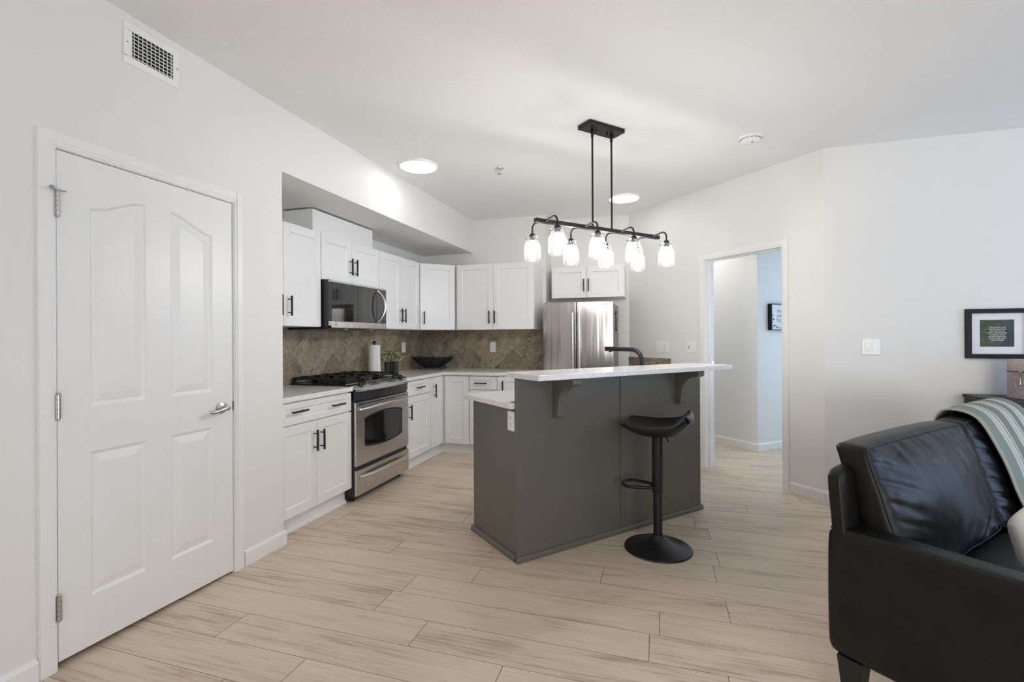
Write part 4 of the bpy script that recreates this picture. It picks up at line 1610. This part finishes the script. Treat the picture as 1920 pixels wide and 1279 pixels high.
r = thing('fire_sprinkler', 'small chrome fire sprinkler on the ceiling between the lit discs', 'sprinkler', (-1.297, 3.905, H), 0)
MB().lathe([(0.0, 0.0), (0.037, 0.0), (0.036, -0.004), (0.024, -0.009), (0.016, -0.009), (0.0, -0.004)], 28, cap=False).build('escutcheon', M['chrome'], r)
m = MB()
m.cyl((0, 0, -0.004), (0, 0, -0.024), 0.008, 12)
for s in (-1, 1):
    m.tube([(s * 0.007, 0, -0.018), (s * 0.014, 0, -0.028), (s * 0.008, 0, -0.042), (0, 0, -0.046)], 0.0025, 8)
m.build('frame_arms', M['chrome'], r)
m = MB()
for i in range(10):
    mt = Matrix.Translation((0, 0, -0.048)) @ Matrix.Rotation(2 * pi * i / 10, 4, 'Z')
    m.box(0.0, 0.017, -0.003, 0.003, -0.0012, 0.0012, mt)
m.build('deflector', M['nickel'], r)

r = thing('smoke_detector', 'white round smoke detector on the ceiling near the angled wall', 'smoke detector', (0.655, 3.86, H), R(20))
MB().lathe([(0.0, 0.0), (0.082, 0.0), (0.082, -0.010), (0.078, -0.014), (0.0, -0.014)], 40, cap=False).build('base_ring', M['plate'], r)
MB().lathe([(0.0, -0.013), (0.068, -0.014), (0.070, -0.026), (0.060, -0.036), (0.030, -0.041), (0.0, -0.042)], 40, cap=False).build('cover', M['plate'], r)
m = MB()
for i in range(16):
    mt = Matrix.Rotation(2 * pi * i / 16, 4, 'Z')
    m.box(0.0685, 0.0715, -0.008, 0.008, -0.022, -0.017, mt)
m.build('vent_slots', M['greyside'], r)
MB().cyl((0.0, -0.025, -0.0395), (0.0, -0.025, -0.045), 0.008, 14).build('test_button', M['greyside'], r)

# air vent high on the left wall
r = thing('air_vent', 'white wall air vent high above the door', 'air vent', (XL, 1.522, 2.617), pi / 2)
m = MB()
vw, vh, b = 0.258, 0.092, 0.032
m.box(0, vw, -0.006, 0, vh - b, vh).box(0, vw, -0.006, 0, -vh, -vh + b)
m.box(0, b + 0.004, -0.006, 0, -vh + b, vh - b).box(vw - b, vw, -0.006, 0, -vh + b, vh - b)
m.build('frame', M['plate'], r, bevel=0.002)
MB().box(b, vw - b, -0.0006, 0.0, -vh + b, vh - b).build('duct_shadow', M['gasket_shade'], r)  # dark sheet behind the louvres, its colour standing for the duct's shade
m = MB()
for i in range(10):
    xx = b + 0.008 + i * (vw - 2 * b - 0.004) / 10
    mt = Matrix.Translation((xx + 0.004, -0.004, 0)) @ Matrix.Rotation(R(-30), 4, 'Z')
    m.box(-0.0011, 0.0011, -0.006, 0.004, -vh + b, vh - b, mt)
m.build('louvres', M['plate'], r)
m = MB()
for i in range(7):
    zz = -vh + b + 0.008 + i * 0.0165
    m.box(b, vw - b, -0.0022, -0.0008, zz - 0.002, zz + 0.002)
m.build('rear_bars', M['plate'], r)
for x in (0.015, vw - 0.013):
    MB().cyl((x, -0.0072, 0.002), (x, -0.005, 0.002), 0.0035, 10).build('screw', M['greyside'], r)

# ================================================================== PLATES ON THE WALLS


def aw(x, z=0):
    return (NX1 + ca * x, NY + sa * x, z)


r = thing('light_switch', 'white double toggle switch plate left of the open doorway', 'light switch', aw(0.925, 1.189), TA)
plate(r, -0.056, 0.056, -0.058, 0.058)
toggle(r, -0.023, 0)
rocker(r, 0.021, 0)
r = thing('wall_outlet', 'white outlet on the angled wall above the tile strip', 'outlet', aw(0.575, 1.184), TA)
plate(r, -0.040, 0.040, -0.058, 0.058)
duplex(r, 0, 0)
r = thing('blank_plate', 'blank white cover plate beside the outlet on the angled wall', 'cover plate', aw(0.484, 1.184), TA)
plate(r, -0.040, 0.040, -0.060, 0.060)
r = thing('dimmer_switch', 'white double switch with a dimmer on the right wall, left of the fern picture', 'light switch', (1.5425, RY, 1.208), 0)
plate(r, -0.060, 0.060, -0.059, 0.059)
rocker(r, -0.022, 0, True)
rocker(r, 0.022, 0)
r = thing('wall_outlet', 'white outlet on the back wall tile right of the basket', 'outlet', (-1.937, KY - 0.012, 1.178), 0)
plate(r, -0.037, 0.037, -0.060, 0.060)
duplex(r, 0, 0)
r = thing('light_switch', 'white single switch on the tile right of the potted plant', 'light switch', (KX + 0.012, 5.07, 1.182), pi / 2)
plate(r, -0.042, 0.042, -0.060, 0.060)
rocker(r, 0, 0)

# ================================================================== THINGS ON THE COUNTERS
CT = 0.914
r = thing('paper_towel_holder', 'black paper towel stand with a ball top beside the range', 'paper towel holder', (-2.760, 4.245, CT), 0)
MB().lathe([(0.0, 0), (0.075, 0), (0.075, 0.008), (0.060, 0.012), (0.0, 0.012)], 32, cap=False).build('base', M['black'], r)
MB().cyl((0, 0, 0.01), (0, 0, 0.325), 0.007, 12).build('rod', M['black'], r)
MB().sphere((0, 0, 0.336), 0.0175, 10).build('ball_knob', M['black'], r)
m = MB()
m.lathe([(0.020, 0.0), (0.057, 0.0), (0.058, 0.003), (0.058, 0.294), (0.057, 0.297), (0.020, 0.297), (0.020, 0.0)], 40, cap=False)


def sheet(u_, v_):
    a = R(-52 + 44 * u_)
    rr = 0.0585 + 0.026 * max(0, (u_ - 0.25)) * (1.25 - v_)
    return Vector((rr * cos(a), rr * sin(a), 0.002 + 0.294 * v_))


m.grid(sheet, 10, 12)
o = m.build('paper_towel_roll', M['paper'], fix=True)
o.location = (-2.760, 4.245, CT + 0.013)
tag(o, 'white paper towel roll standing on its black holder by the stove', 'paper towel roll')

r = thing('potted_plant', 'small green plant with cream blossoms in a black ribbed pot right of the stove', 'plant', (-2.680, 4.440, CT), 0)
m = MB()
nr = 22


def rib(u_, v_):
    a = 2 * pi * u_
    rr = 0.068 + 0.0045 * cos(a * nr) - 0.004 * (1 - v_)
    return Vector((rr * cos(a), rr * sin(a), 0.13 * v_))


m.grid(rib, nr * 6, 5, closed_u=True)
m.lathe([(0.0, 0.118), (0.058, 0.118), (0.058, 0.130), (0.070, 0.130)], 40, cap=False)
m.lathe([(0.0, 0.0), (0.066, 0.0)], 40, cap=False)
m.build('pot', M['pot'], r)
rng = random.Random(3)
lm, bm_ = MB(), MB()
for i in range(430):
    an, el = rng.uniform(0, 2 * pi), rng.uniform(0.05, 1.45)
    rad = rng.uniform(0.055, 0.112)
    p = Vector((cos(an) * cos(el) * rad * 1.12, sin(an) * cos(el) * rad * 1.12, 0.145 + sin(el) * rad * 0.95))
    q = Matrix.Translation(p) @ Matrix.Rotation(an, 4, 'Z') @ Matrix.Rotation(rng.uniform(-1.0, 1.0) - el, 4, 'Y') @ Matrix.Rotation(rng.uniform(0, 6), 4, 'X')
    L_, w_ = rng.uniform(0.016, 0.028), rng.uniform(0.005, 0.008)
    lm.add([(0, 0, 0), (L_ * 0.5, w_, 0.002), (L_, 0, 0), (L_ * 0.5, -w_, 0.002)], [(0, 1, 2, 3)], True, q)
for i in range(30):
    an, el = rng.uniform(0, 2 * pi), rng.uniform(0.1, 1.3)
    lm.tube([(0, 0, 0.115), (cos(an) * 0.03, sin(an) * 0.03, 0.15), (cos(an) * cos(el) * 0.09, sin(an) * cos(el) * 0.09, 0.145 + sin(el) * 0.08)], 0.0012, 5)
for i in range(75):
    an, el = rng.uniform(0, 2 * pi), rng.uniform(0.0, 1.45)
    rad = rng.uniform(0.09, 0.122)
    bm_.sphere((cos(an) * cos(el) * rad * 1.1, sin(an) * cos(el) * rad * 1.1, 0.147 + sin(el) * rad * 0.92), rng.uniform(0.004, 0.0068), 4)
lm.build('foliage', M['leaf'], r, fix=False)
bm_.build('blossoms', M['bud'], r)

r = thing('wire_basket', 'black woven wire fruit basket on scroll feet in the counter corner', 'basket', (-2.600, 5.235, CT), R(8))
m = MB()
prof = []
for i in range(9):
    t_ = i / 8
    prof.append((0.05 + 0.205 * t_ ** 0.72, 0.024 + 0.118 * t_ ** 1.25))
m.lathe(prof, 64, sx=1.0, sy=0.66, cap=False)
m.lathe([(0.0, 0.024), (0.05, 0.024)], 64, sx=1, sy=0.66, cap=False)
bo = m.build('woven_bowl', M['black'], r)
wf = bo.modifiers.new('weave', 'WIREFRAME')
wf.thickness = 0.0085
wf.use_replace = True
m = MB()
m.tube([(0.257 * cos(2 * pi * i / 64), 0.170 * sin(2 * pi * i / 64), 0.143 + 0.012 * cos(4 * pi * i / 64)) for i in range(64)], 0.0045, 8, closed=True)
m.build('rim', M['black'], r)
for sx_ in (-1, 1):
    for sy_ in (-1, 1):
        pts = []
        for i in range(26):
            a = R(90 - 26 * i * 1.0 * 20 / 26 * 1.2)
            rr = 0.021 * (1 - 0.6 * i / 25)
            pts.append((sx_ * (0.128 + rr * cos(a)), sy_ * 0.075, 0.0245 + rr * sin(a)))
        pts = [(sx_ * 0.05, sy_ * 0.04, 0.030), (sx_ * 0.10, sy_ * 0.07, 0.044)] + pts
        MB().tube(pts, 0.0032, 8).build('scroll_foot', M['black'], r)

# ================================================================== SOFA
SA = R(48)
SO = (0.582, 2.001, 0)
r = thing('sofa', 'black leather sofa with loose back cushions at the right', 'sofa', SO, SA)
SL, SD = 2.10, 0.86
wr = random.Random(11)


def soft_box(x0, x1, y0, y1, z0, z1, n=(10, 10, 10), puff=0.02, rnd=0.02, wrinkle=0.0, seed=0.0, sheary=0.0, ws=3.0, front_puff=1.0, creases=()):
    """upholstered block: rounded box whose faces swell; sheary leans it back with height"""
    bm = bmesh.new()
    hx, hy, hz = (x1 - x0) / 2, (y1 - y0) / 2, (z1 - z0) / 2
    c = Vector(((x0 + x1) / 2, (y0 + y1) / 2, (z0 + z1) / 2))
    nx, ny, nz = n
    grid = {}

    def vert(i, j, k_):
        key = (i, j, k_)
        if key not in grid:
            p = Vector((-1 + 2 * i / nx, -1 + 2 * j / ny, -1 + 2 * k_ / nz))
            q = Vector((p.x * hx, p.y * hy, p.z * hz))
            core = Vector((max(-hx + rnd, min(hx - rnd, q.x)), max(-hy + rnd, min(hy - rnd, q.y)), max(-hz + rnd, min(hz - rnd, q.z))))
            dv = q - core
            if dv.length > 1e-9:
                q = core + dv.normalized() * min(rnd, dv.length)
            fx, fy, fz = (1 - abs(p.x) ** 3), (1 - abs(p.y) ** 3), (1 - abs(p.z) ** 3)
            if abs(p.y) > 0.999:
                q.y += (1 if p.y > 0 else -1) * puff * (front_puff if p.y < 0 else 1) * fx * fz
            if abs(p.z) > 0.999:
                q.z += (1 if p.z > 0 else -1) * puff * 0.7 * fx * max(fy, 0.3)
            if abs(p.x) > 0.999:
                q.x += (1 if p.x > 0 else -1) * puff * 0.4 * fz * max(fy, 0.3)
            if wrinkle > 0:
                s = Vector((q.x * ws, q.y * ws * 1.2, q.z * ws * 1.5 + seed))
                nv_ = noise.fractal(s, 0.8, 2.0, 4)
                edge = max(abs(p.x), abs(p.z))
                rid = 1 - abs(noise.noise(Vector((q.x * ws * 2.6 + q.z * 5, q.z * ws * 0.9 - q.x * 2, seed + 4))))
                amp = wrinkle * (0.25 + 0.9 * edge ** 4) * (1 - 0.75 * edge ** 16 if creases else 1)
                q.y += amp * (nv_ * 0.8 + (rid - 0.75) * 1.1) * (1 if p.y < 0 else 0.4)
                q.z += amp * 0.35 * nv_
            if creases and p.y < -0.2:
                fade_ = (1 - abs(p.x) ** 14) * (1 - abs(p.z) ** 14)
                for (cx_, cz_, dx_, dz_, ln_, wd_, am_) in creases:
                    rx_, rz_ = p.x - cx_, p.z - cz_
                    al_ = rx_ * dx_ + rz_ * dz_
                    ac_ = -rx_ * dz_ + rz_ * dx_ + 0.10 * al_ * al_
                    if -0.05 < al_ < ln_:
                        t__ = al_ / ln_
                        w__ = wd_ * (0.6 + 0.9 * t__)
                        q.y += fade_ * am_ * (1 - t__) * (math.exp(-(ac_ / w__) ** 2) - 0.5 * math.exp(-((abs(ac_) - 1.6 * w__) / w__) ** 2))
            q = q + c
            q.y += sheary * (q.z - z0)
            grid[key] = bm.verts.new(q)
        return grid[key]

    for a in range(nx):
        for b_2 in range(ny):
            for k_ in (0, nz):
                bm.faces.new([vert(a, b_2, k_), vert(a + 1, b_2, k_), vert(a + 1, b_2 + 1, k_), vert(a, b_2 + 1, k_)])
        for b_2 in range(nz):
            for k_ in (0, ny):
                bm.faces.new([vert(a, k_, b_2), vert(a + 1, k_, b_2), vert(a + 1, k_, b_2 + 1), vert(a, k_, b_2 + 1)])
    for a in range(ny):
        for b_2 in range(nz):
            for k_ in (0, nx):
                bm.faces.new([vert(k_, a, b_2), vert(k_, a + 1, b_2), vert(k_, a + 1, b_2 + 1), vert(k_, a, b_2 + 1)])
    bmesh.ops.recalc_face_normals(bm, faces=bm.faces)
    for f in bm.faces:
        f.smooth = True
    return bm, grid, n


def bm_obj(bm, name, mat, parent, sub=1):
    me = bpy.data.meshes.new(name)
    bm.to_mesh(me)
    bm.free()
    me.materials.append(mat)
    o = bpy.data.objects.new(name, me)
    COL.objects.link(o)
    o.parent = parent
    if sub:
        s = o.modifiers.new('subdivision', 'SUBSURF')
        s.levels = s.render_levels = sub
    return o


def seam_of(grid, n, keys, rad, parent):
    pts = [grid[k_].co.copy() for k_ in keys]
    return pts


def loop_front(n):
    nx, ny, nz = n
    ks = [(i, 0, nz) for i in range(0, nx + 1)] + [(nx, 0, nz - k_) for k_ in range(1, nz + 1)] + [(nx - i, 0, 0) for i in range(1, nx + 1)] + [(0, 0, k_) for k_ in range(1, nz)]
    return ks


# arms
for nm, x0, x1 in (('arm', 0.0, 0.118), ('arm', SL - 0.118, SL)):
    bm, g, n = soft_box(x0, x1, -SD, 0.0, 0.150, 0.606, (6, 18, 12), 0.006, 0.022, 0.0015, 2.0 + x0)
    top = [g[(0 if x0 == 0 else n[0], j, n[2])].co.copy() for j in range(n[1] + 1)]
    inn = [g[(n[0] if x0 == 0 else 0, j, n[2])].co.copy() for j in range(n[1] + 1)]
    o = bm_obj(bm, nm, M['leather'], r)
    m = MB()
    m.tube([p + Vector((0.008 if x0 == 0 else -0.008, 0, 0.001)) for p in top], 0.0035, 6)
    m.build('piping', M['stitch'], o)
# base frame and back frame
bm, g, n = soft_box(0.118, SL - 0.118, -SD + 0.02, -0.04, 0.155, 0.300, (10, 6, 4), 0.004, 0.015)
bm_obj(bm, 'seat_base', M['leather'], r, 0)
bm, g, n = soft_box(0.004, SL - 0.004, -0.105, -0.050, 0.155, 0.815, (16, 5, 12), 0.003, 0.010, 0.002, 5.0, sheary=0.088)
bk = bm_obj(bm, 'back_frame', M['leather'], r)
# seat cushions
for x0, x1 in ((0.122, 1.047), (1.053, 1.978)):
    bm, g, n = soft_box(x0, x1, -SD - 0.01, -0.20, 0.302, 0.445, (14, 12, 6), 0.012, 0.03, 0.005, x0 * 3)
    bm_obj(bm, 'seat_cushion', M['leather'], r)
# back cushions
CR = []
crr = random.Random(21)
for i in range(13):                                  # short gathers below the top seam
    CR.append((-0.92 + 1.84 * i / 12 + crr.uniform(-0.05, 0.05), 1.0, crr.uniform(0.15, 0.55), -0.85, crr.uniform(0.35, 0.75), crr.uniform(0.025, 0.045), crr.uniform(0.006, 0.012)))
for i in range(7):                                   # pulls from the side seam
    CR.append((-1.0, 0.8 - 1.7 * i / 6, 0.85, -0.5 + crr.uniform(-0.2, 0.2), crr.uniform(0.5, 0.95), crr.uniform(0.035, 0.06), crr.uniform(0.008, 0.014)))
for i in range(7):                                   # folds fanning out of the lower corner
    a_r = R(100 + 13 * i)
    CR.append((0.95, -0.98, cos(a_r), sin(a_r), crr.uniform(0.6, 1.1), crr.uniform(0.04, 0.07), crr.uniform(0.010, 0.018)))
for i in range(5):
    CR.append((-0.5 + 0.35 * i, -1.0, crr.uniform(0.3, 0.7), 0.7, crr.uniform(0.4, 0.8), 0.05, crr.uniform(0.008, 0.014)))
for x0, x1, sd in ((0.105, 1.045, 1.3), (1.050, 1.985, 7.7)):
    bm, g, n = soft_box(x0, x1, -0.222, -0.112, 0.442, 0.888, (64, 8, 44), 0.022, 0.022, 0.012, sd, sheary=0.31, ws=4.2, front_puff=2.3, creases=CR)
    fr = [g[k_].co.copy() for k_ in loop_front(n)]
    back_ = [g[(k_[0], n[1], k_[2])].co.copy() for k_ in loop_front(n)]
    o = bm_obj(bm, 'back_cushion', M['leather'], r)
    m = MB()
    sm_ = [(fr[i - 2] + fr[i - 1] * 2 + fr[i] * 2 + fr[(i + 1) % len(fr)] * 2 + fr[(i + 2) % len(fr)]) / 8 for i in range(len(fr))]
    m.tube([p + Vector((0, -0.002, 0.0)) for p in sm_], 0.0034, 6, closed=True)
    m.build('piping', M['stitch'], o)
# legs
for x, y in ((0.045, -0.07), (SL - 0.045, -0.07), (0.045, -SD + 0.07), (SL - 0.045, -SD + 0.07)):
    m = MB()
    a, b2 = 0.040, 0.027
    vs = [(x - a, y - a, 0.152), (x + a, y - a, 0.152), (x + a, y + a, 0.152), (x - a, y + a, 0.152), (x - b2, y - b2, 0), (x + b2, y - b2, 0), (x + b2, y + b2, 0), (x - b2, y + b2, 0)]
    m.add(vs, [(0, 1, 2, 3), (7, 6, 5, 4), (0, 4, 5, 1), (1, 5, 6, 2), (2, 6, 7, 3), (3, 7, 4, 0)])
    m.build('leg', M['legwood'], r, bevel=0.003)

# throw over the second back cushion
prof = [(0.075, 0.62), (0.072, 0.74), (0.066, 0.83), (0.055, 0.890), (0.028, 0.928), (-0.020, 0.938), (-0.072, 0.926), (-0.118, 0.890), (-0.165, 0.800), (-0.208, 0.700), (-0.240, 0.600), (-0.268, 0.520), (-0.300, 0.474), (-0.36, 0.464), (-0.44, 0.462)]


def prof_at(t_):
    f = t_ * (len(prof) - 1)
    i = min(int(f), len(prof) - 2)
    a = f - i
    p0, p1, p2, p3 = prof[max(i - 1, 0)], prof[i], prof[i + 1], prof[min(i + 2, len(prof) - 1)]
    return tuple(0.5 * (2 * p1[k_] + (p2[k_] - p0[k_]) * a + (2 * p0[k_] - 5 * p1[k_] + 4 * p2[k_] - p3[k_]) * a * a + (3 * p1[k_] - p0[k_] - 3 * p2[k_] + p3[k_]) * a ** 3) for k_ in (0, 1))


rt = thing('throw_blanket', 'pale green and white striped throw draped over the far back cushion of the sofa', 'throw blanket', SO, SA)
NXT, NYT = 30, 60
me_v, me_f, uvs = [], [], []
for jx in range(NYT):
    t_ = jx / (NYT - 1)
    y, z = prof_at(t_)
    for i in range(NXT):
        s = i / (NXT - 1)
        x = 1.175 + 0.66 * s + 0.012 * sin(t_ * 9) - 0.05 * max(0, t_ - 0.45)
        nz_ = noise.noise(Vector((x * 5, t_ * 6, 1.7)))
        fold = 0.006 * sin(s * 21 + t_ * 2)
        hug = 0.012 * math.exp(-((x - 1.08) / 0.20) ** 2)
        dn = 1.0 if t_ > 0.28 else 0.0
        me_v.append((x, y - 0.006 * nz_ - fold * 0.6 * (t_ > .4) + hug * 0.6 * dn, z + 0.001 + 0.005 * nz_ + abs(fold) * 0.6 - hug))
        uvs.append((s, t_))
for jx in range(NYT - 1):
    for i in range(NXT - 1):
        a0 = jx * NXT + i
        me_f.append((a0, a0 + 1, a0 + NXT + 1, a0 + NXT))
me = bpy.data.meshes.new('cloth')
me.from_pydata(me_v, [], me_f)
uvl = me.uv_layers.new(name='UVMap')
for lp in me.loops:
    uvl.data[lp.index].uv = uvs[lp.vertex_index]
me.polygons.foreach_set('use_smooth', [True] * len(me.polygons))
me.materials.append(M['throw'])
o = bpy.data.objects.new('cloth', me)
COL.objects.link(o)
o.parent = rt
sl = o.modifiers.new('thickness', 'SOLIDIFY')
sl.thickness = 0.005
sl.offset = 1
m = MB()
m.tube([me_v[jx * NXT] for jx in range(NYT)], 0.0042, 8)
m.build('hem', M['throwedge'], rt)

# white pillow on the seat
bm, g, n = soft_box(-0.21, 0.21, -0.045, 0.045, -0.100, 0.100, (16, 6, 12), 0.018, 0.04, 0.004, 3.3)
o = bm_obj(bm, 'throw_pillow', M['pillow'], None, 1)
px_, py_ = 0.60, -0.435
o.location = (SO[0] + px_ * cos(SA) - py_ * sin(SA), SO[1] + px_ * sin(SA) + py_ * cos(SA), 0.588)
o.rotation_euler = (R(-14), 0, SA)
tag(o, 'white ribbed throw pillow on the sofa seat at the picture edge', 'pillow')

# ================================================================== CONSOLE, CANDLE, PICTURES
CX0, CX1, CY0, CZ1 = 2.108, 3.20, 3.905, 0.872
r = thing('media_console', 'black console cabinet against the right wall below the fern picture', 'console', (CX0, CY0, 0), 0)
CWd, CDp = CX1 - CX0, RY - 0.016 - CY0
MB().box(-0.012, CWd + 0.012, -0.014, CDp, CZ1 - 0.020, CZ1).build('top', M['console'], r, bevel=0.002)
for x in (0.0, CWd - 0.022):
    MB().box(x, x + 0.022, 0, CDp, 0.0, CZ1 - 0.020).build('side_panel', M['console'], r, bevel=0.001)
MB().box(0.022, CWd - 0.022, CDp - 0.012, CDp, 0.05, CZ1 - 0.02).build('back_panel', M['console'], r)
for z in (0.06, 0.34, 0.60):
    MB().box(0.022, CWd - 0.022, 0.012, CDp - 0.012, z, z + 0.020).build('shelf', M['console'], r, bevel=0.001)
MB().box(0.022, CWd - 0.022, 0.002, 0.02, CZ1 - 0.045, CZ1 - 0.020).build('rail', M['console'], r)

cr_ = thing('pillar_candle', 'large mottled lavender pillar candle with a brown cord on the black console', 'candle', (2.385, 4.06, CZ1), 0)
m = MB()


def candle(u_, v_):
    a = 2 * pi * u_
    rr = 0.118 + 0.0012 * noise.noise(Vector((cos(a) * 3, sin(a) * 3, v_ * 5)))
    rim = 0.024 * noise.noise(Vector((cos(a) * 1.3, sin(a) * 1.3, 9.1))) + 0.008 * sin(a * 2 + 1)
    return Vector((rr * cos(a), rr * sin(a), v_ * (0.252 + rim)))


m.grid(candle, 72, 24, closed_u=True)
inner = lambda u_, v_: Vector((candle(u_, 1.0).x * (1 - 0.10 * min(1, v_ * 6)) * (1 - 0.98 * max(0, v_ - 0.3) / 0.7), candle(u_, 1.0).y * (1 - 0.10 * min(1, v_ * 6)) * (1 - 0.98 * max(0, v_ - 0.3) / 0.7), candle(u_, 1.0).z * (1 - min(1, v_ * 3.3)) + 0.215 * min(1, v_ * 3.3)))
m.grid(inner, 72, 14, closed_u=True)
m.lathe([(0.0, 0.0), (0.118, 0.0)], 72, cap=False)
m.build('wax_body', M['wax'], cr_)
m = MB()
for z in (0.176, 0.179):
    m.tube([(0.1200 * cos(2 * pi * i / 60), 0.1200 * sin(2 * pi * i / 60), z + 0.001 * sin(i)) for i in range(60)], 0.0018, 6, closed=True)
a = R(-148)
px, py = 0.121 * cos(a), 0.121 * sin(a)
m.tube([(px, py, 0.177), (px - 0.003, py - 0.004, 0.158), (px, py - 0.003, 0.135)], 0.0016, 6)
m.tube([(px + 0.012, py, 0.177), (px + 0.012, py - 0.004, 0.165), (px + 0.003, py - 0.004, 0.150)], 0.0016, 6)
m.build('cord', M['cord'], cr_)
MB().sphere((px, py - 0.004, 0.175), 0.008, 8).lathe([(0.0, 0.0), (0.007, 0.006), (0.004, 0.03), (0.003, 0.05), (0.0, 0.052)], 12, Matrix.Translation((px, py - 0.005, 0.085)), cap=False).build('pendant_charm', M['brass'], cr_)
MB().tube([(0, 0, 0.21), (0.002, 0, 0.232)], 0.002, 6).build('wick', M['cord'], cr_)


def frame_boxes(wd, ht, b, y0, y1):
    m = MB()
    m.box(0, wd, y0, y1, 0, b).box(0, wd, y0, y1, ht - b, ht)
    m.box(0, b, y0, y1, b, ht - b).box(wd - b, wd, y0, y1, b, ht - b)
    return m


r = thing('framed_picture', 'black framed fern print with white script on the right wall above the console', 'picture', (2.1185, RY, 1.126), 0)
FWp, FHp = 0.366, 0.354
frame_boxes(FWp, FHp, 0.032, -0.022, 0.0).build('frame', M['frame'], r)
MB().box(0.030, FWp - 0.030, -0.010, -0.004, 0.030, FHp - 0.030).build('mat_board', M['mat'], r)
pr_ = MB().box(0.084, 0.278, -0.0108, -0.0098, 0.084, 0.276).build('print', M['print'], r)
text('script_lettering', 'Trust in the Lord\nwith all your heart\nand lean not on\nyour understanding\nin all your ways\nsubmit to him and\nhe will make your\npaths straight', 0.0135, M['white_ink'], pr_, (0.182, -0.0112, 0.176), (pi / 2, 0, 0), 0.0001, shear=0.3, line=0.95)

ang = math.atan2(d2.y, d2.x)
hp = HC + d2 * 0.176
nrm = Vector((d2.y, -d2.x))
r = thing('wall_sign', 'small white sign with grey words and leaves in a black frame in the hall', 'sign', (hp.x, hp.y, 1.360), ang)
SW, SH = 0.300, 0.300
frame_boxes(SW, SH, 0.009, -0.048, 0.0).build('frame', M['frame'], r)
bd = MB().box(0.009, SW - 0.009, -0.043, -0.030, 0.009, SH - 0.009).build('board', M['mat'], r)
text('lettering', 'PRAY\nWAIT\nTRUST', 0.052, M['grey_ink'], bd, (0.158, -0.0436, 0.160), (pi / 2, 0, 0), 0.0002, spacing=1.05, line=1.0)
m = MB()
rng = random.Random(5)
for (lx, lz, sc_, an) in ((0.024, 0.168, 1.0, 70), (0.036, 0.125, 1.5, 50), (0.022, 0.086, 0.8, 100), (0.055, 0.052, 1.3, 20), (0.040, 0.050, 1.0, 140), (0.025, 0.028, 0.9, 60),
                          (0.085, 0.040, 1.1, 50), (0.110, 0.030, 1.2, 15), (0.150, 0.026, 1.0, 150), (0.185, 0.030, 1.2, 30), (0.225, 0.040, 1.3, 120), (0.262, 0.055, 1.3, 80), (0.268, 0.100, 1.1, 110), (0.262, 0.265, 0.8, 40), (0.240, 0.275, 0.7, 170), (0.140, 0.275, 0.5, 20)):
    mt = Matrix.Translation((lx, -0.0434, lz)) @ Matrix.Rotation(-R(an), 4, 'Y')
    L_, w_ = 0.026 * sc_, 0.008 * sc_
    lo = [(-L_ / 2 + L_ * i / 8, w_ * sin(pi * i / 8)) for i in range(9)] + [(L_ / 2 - L_ * i / 8, -w_ * sin(pi * i / 8)) for i in range(1, 8)]
    m.add([(x, 0, z) for x, z in lo] + [(x, -0.0004, z) for x, z in lo], [tuple(range(16, 32))] + [(i, (i + 1) % 16, 16 + (i + 1) % 16, 16 + i) for i in range(16)], False, mt)
m.build('leaf_motif', M['leaf_ink'], bd)
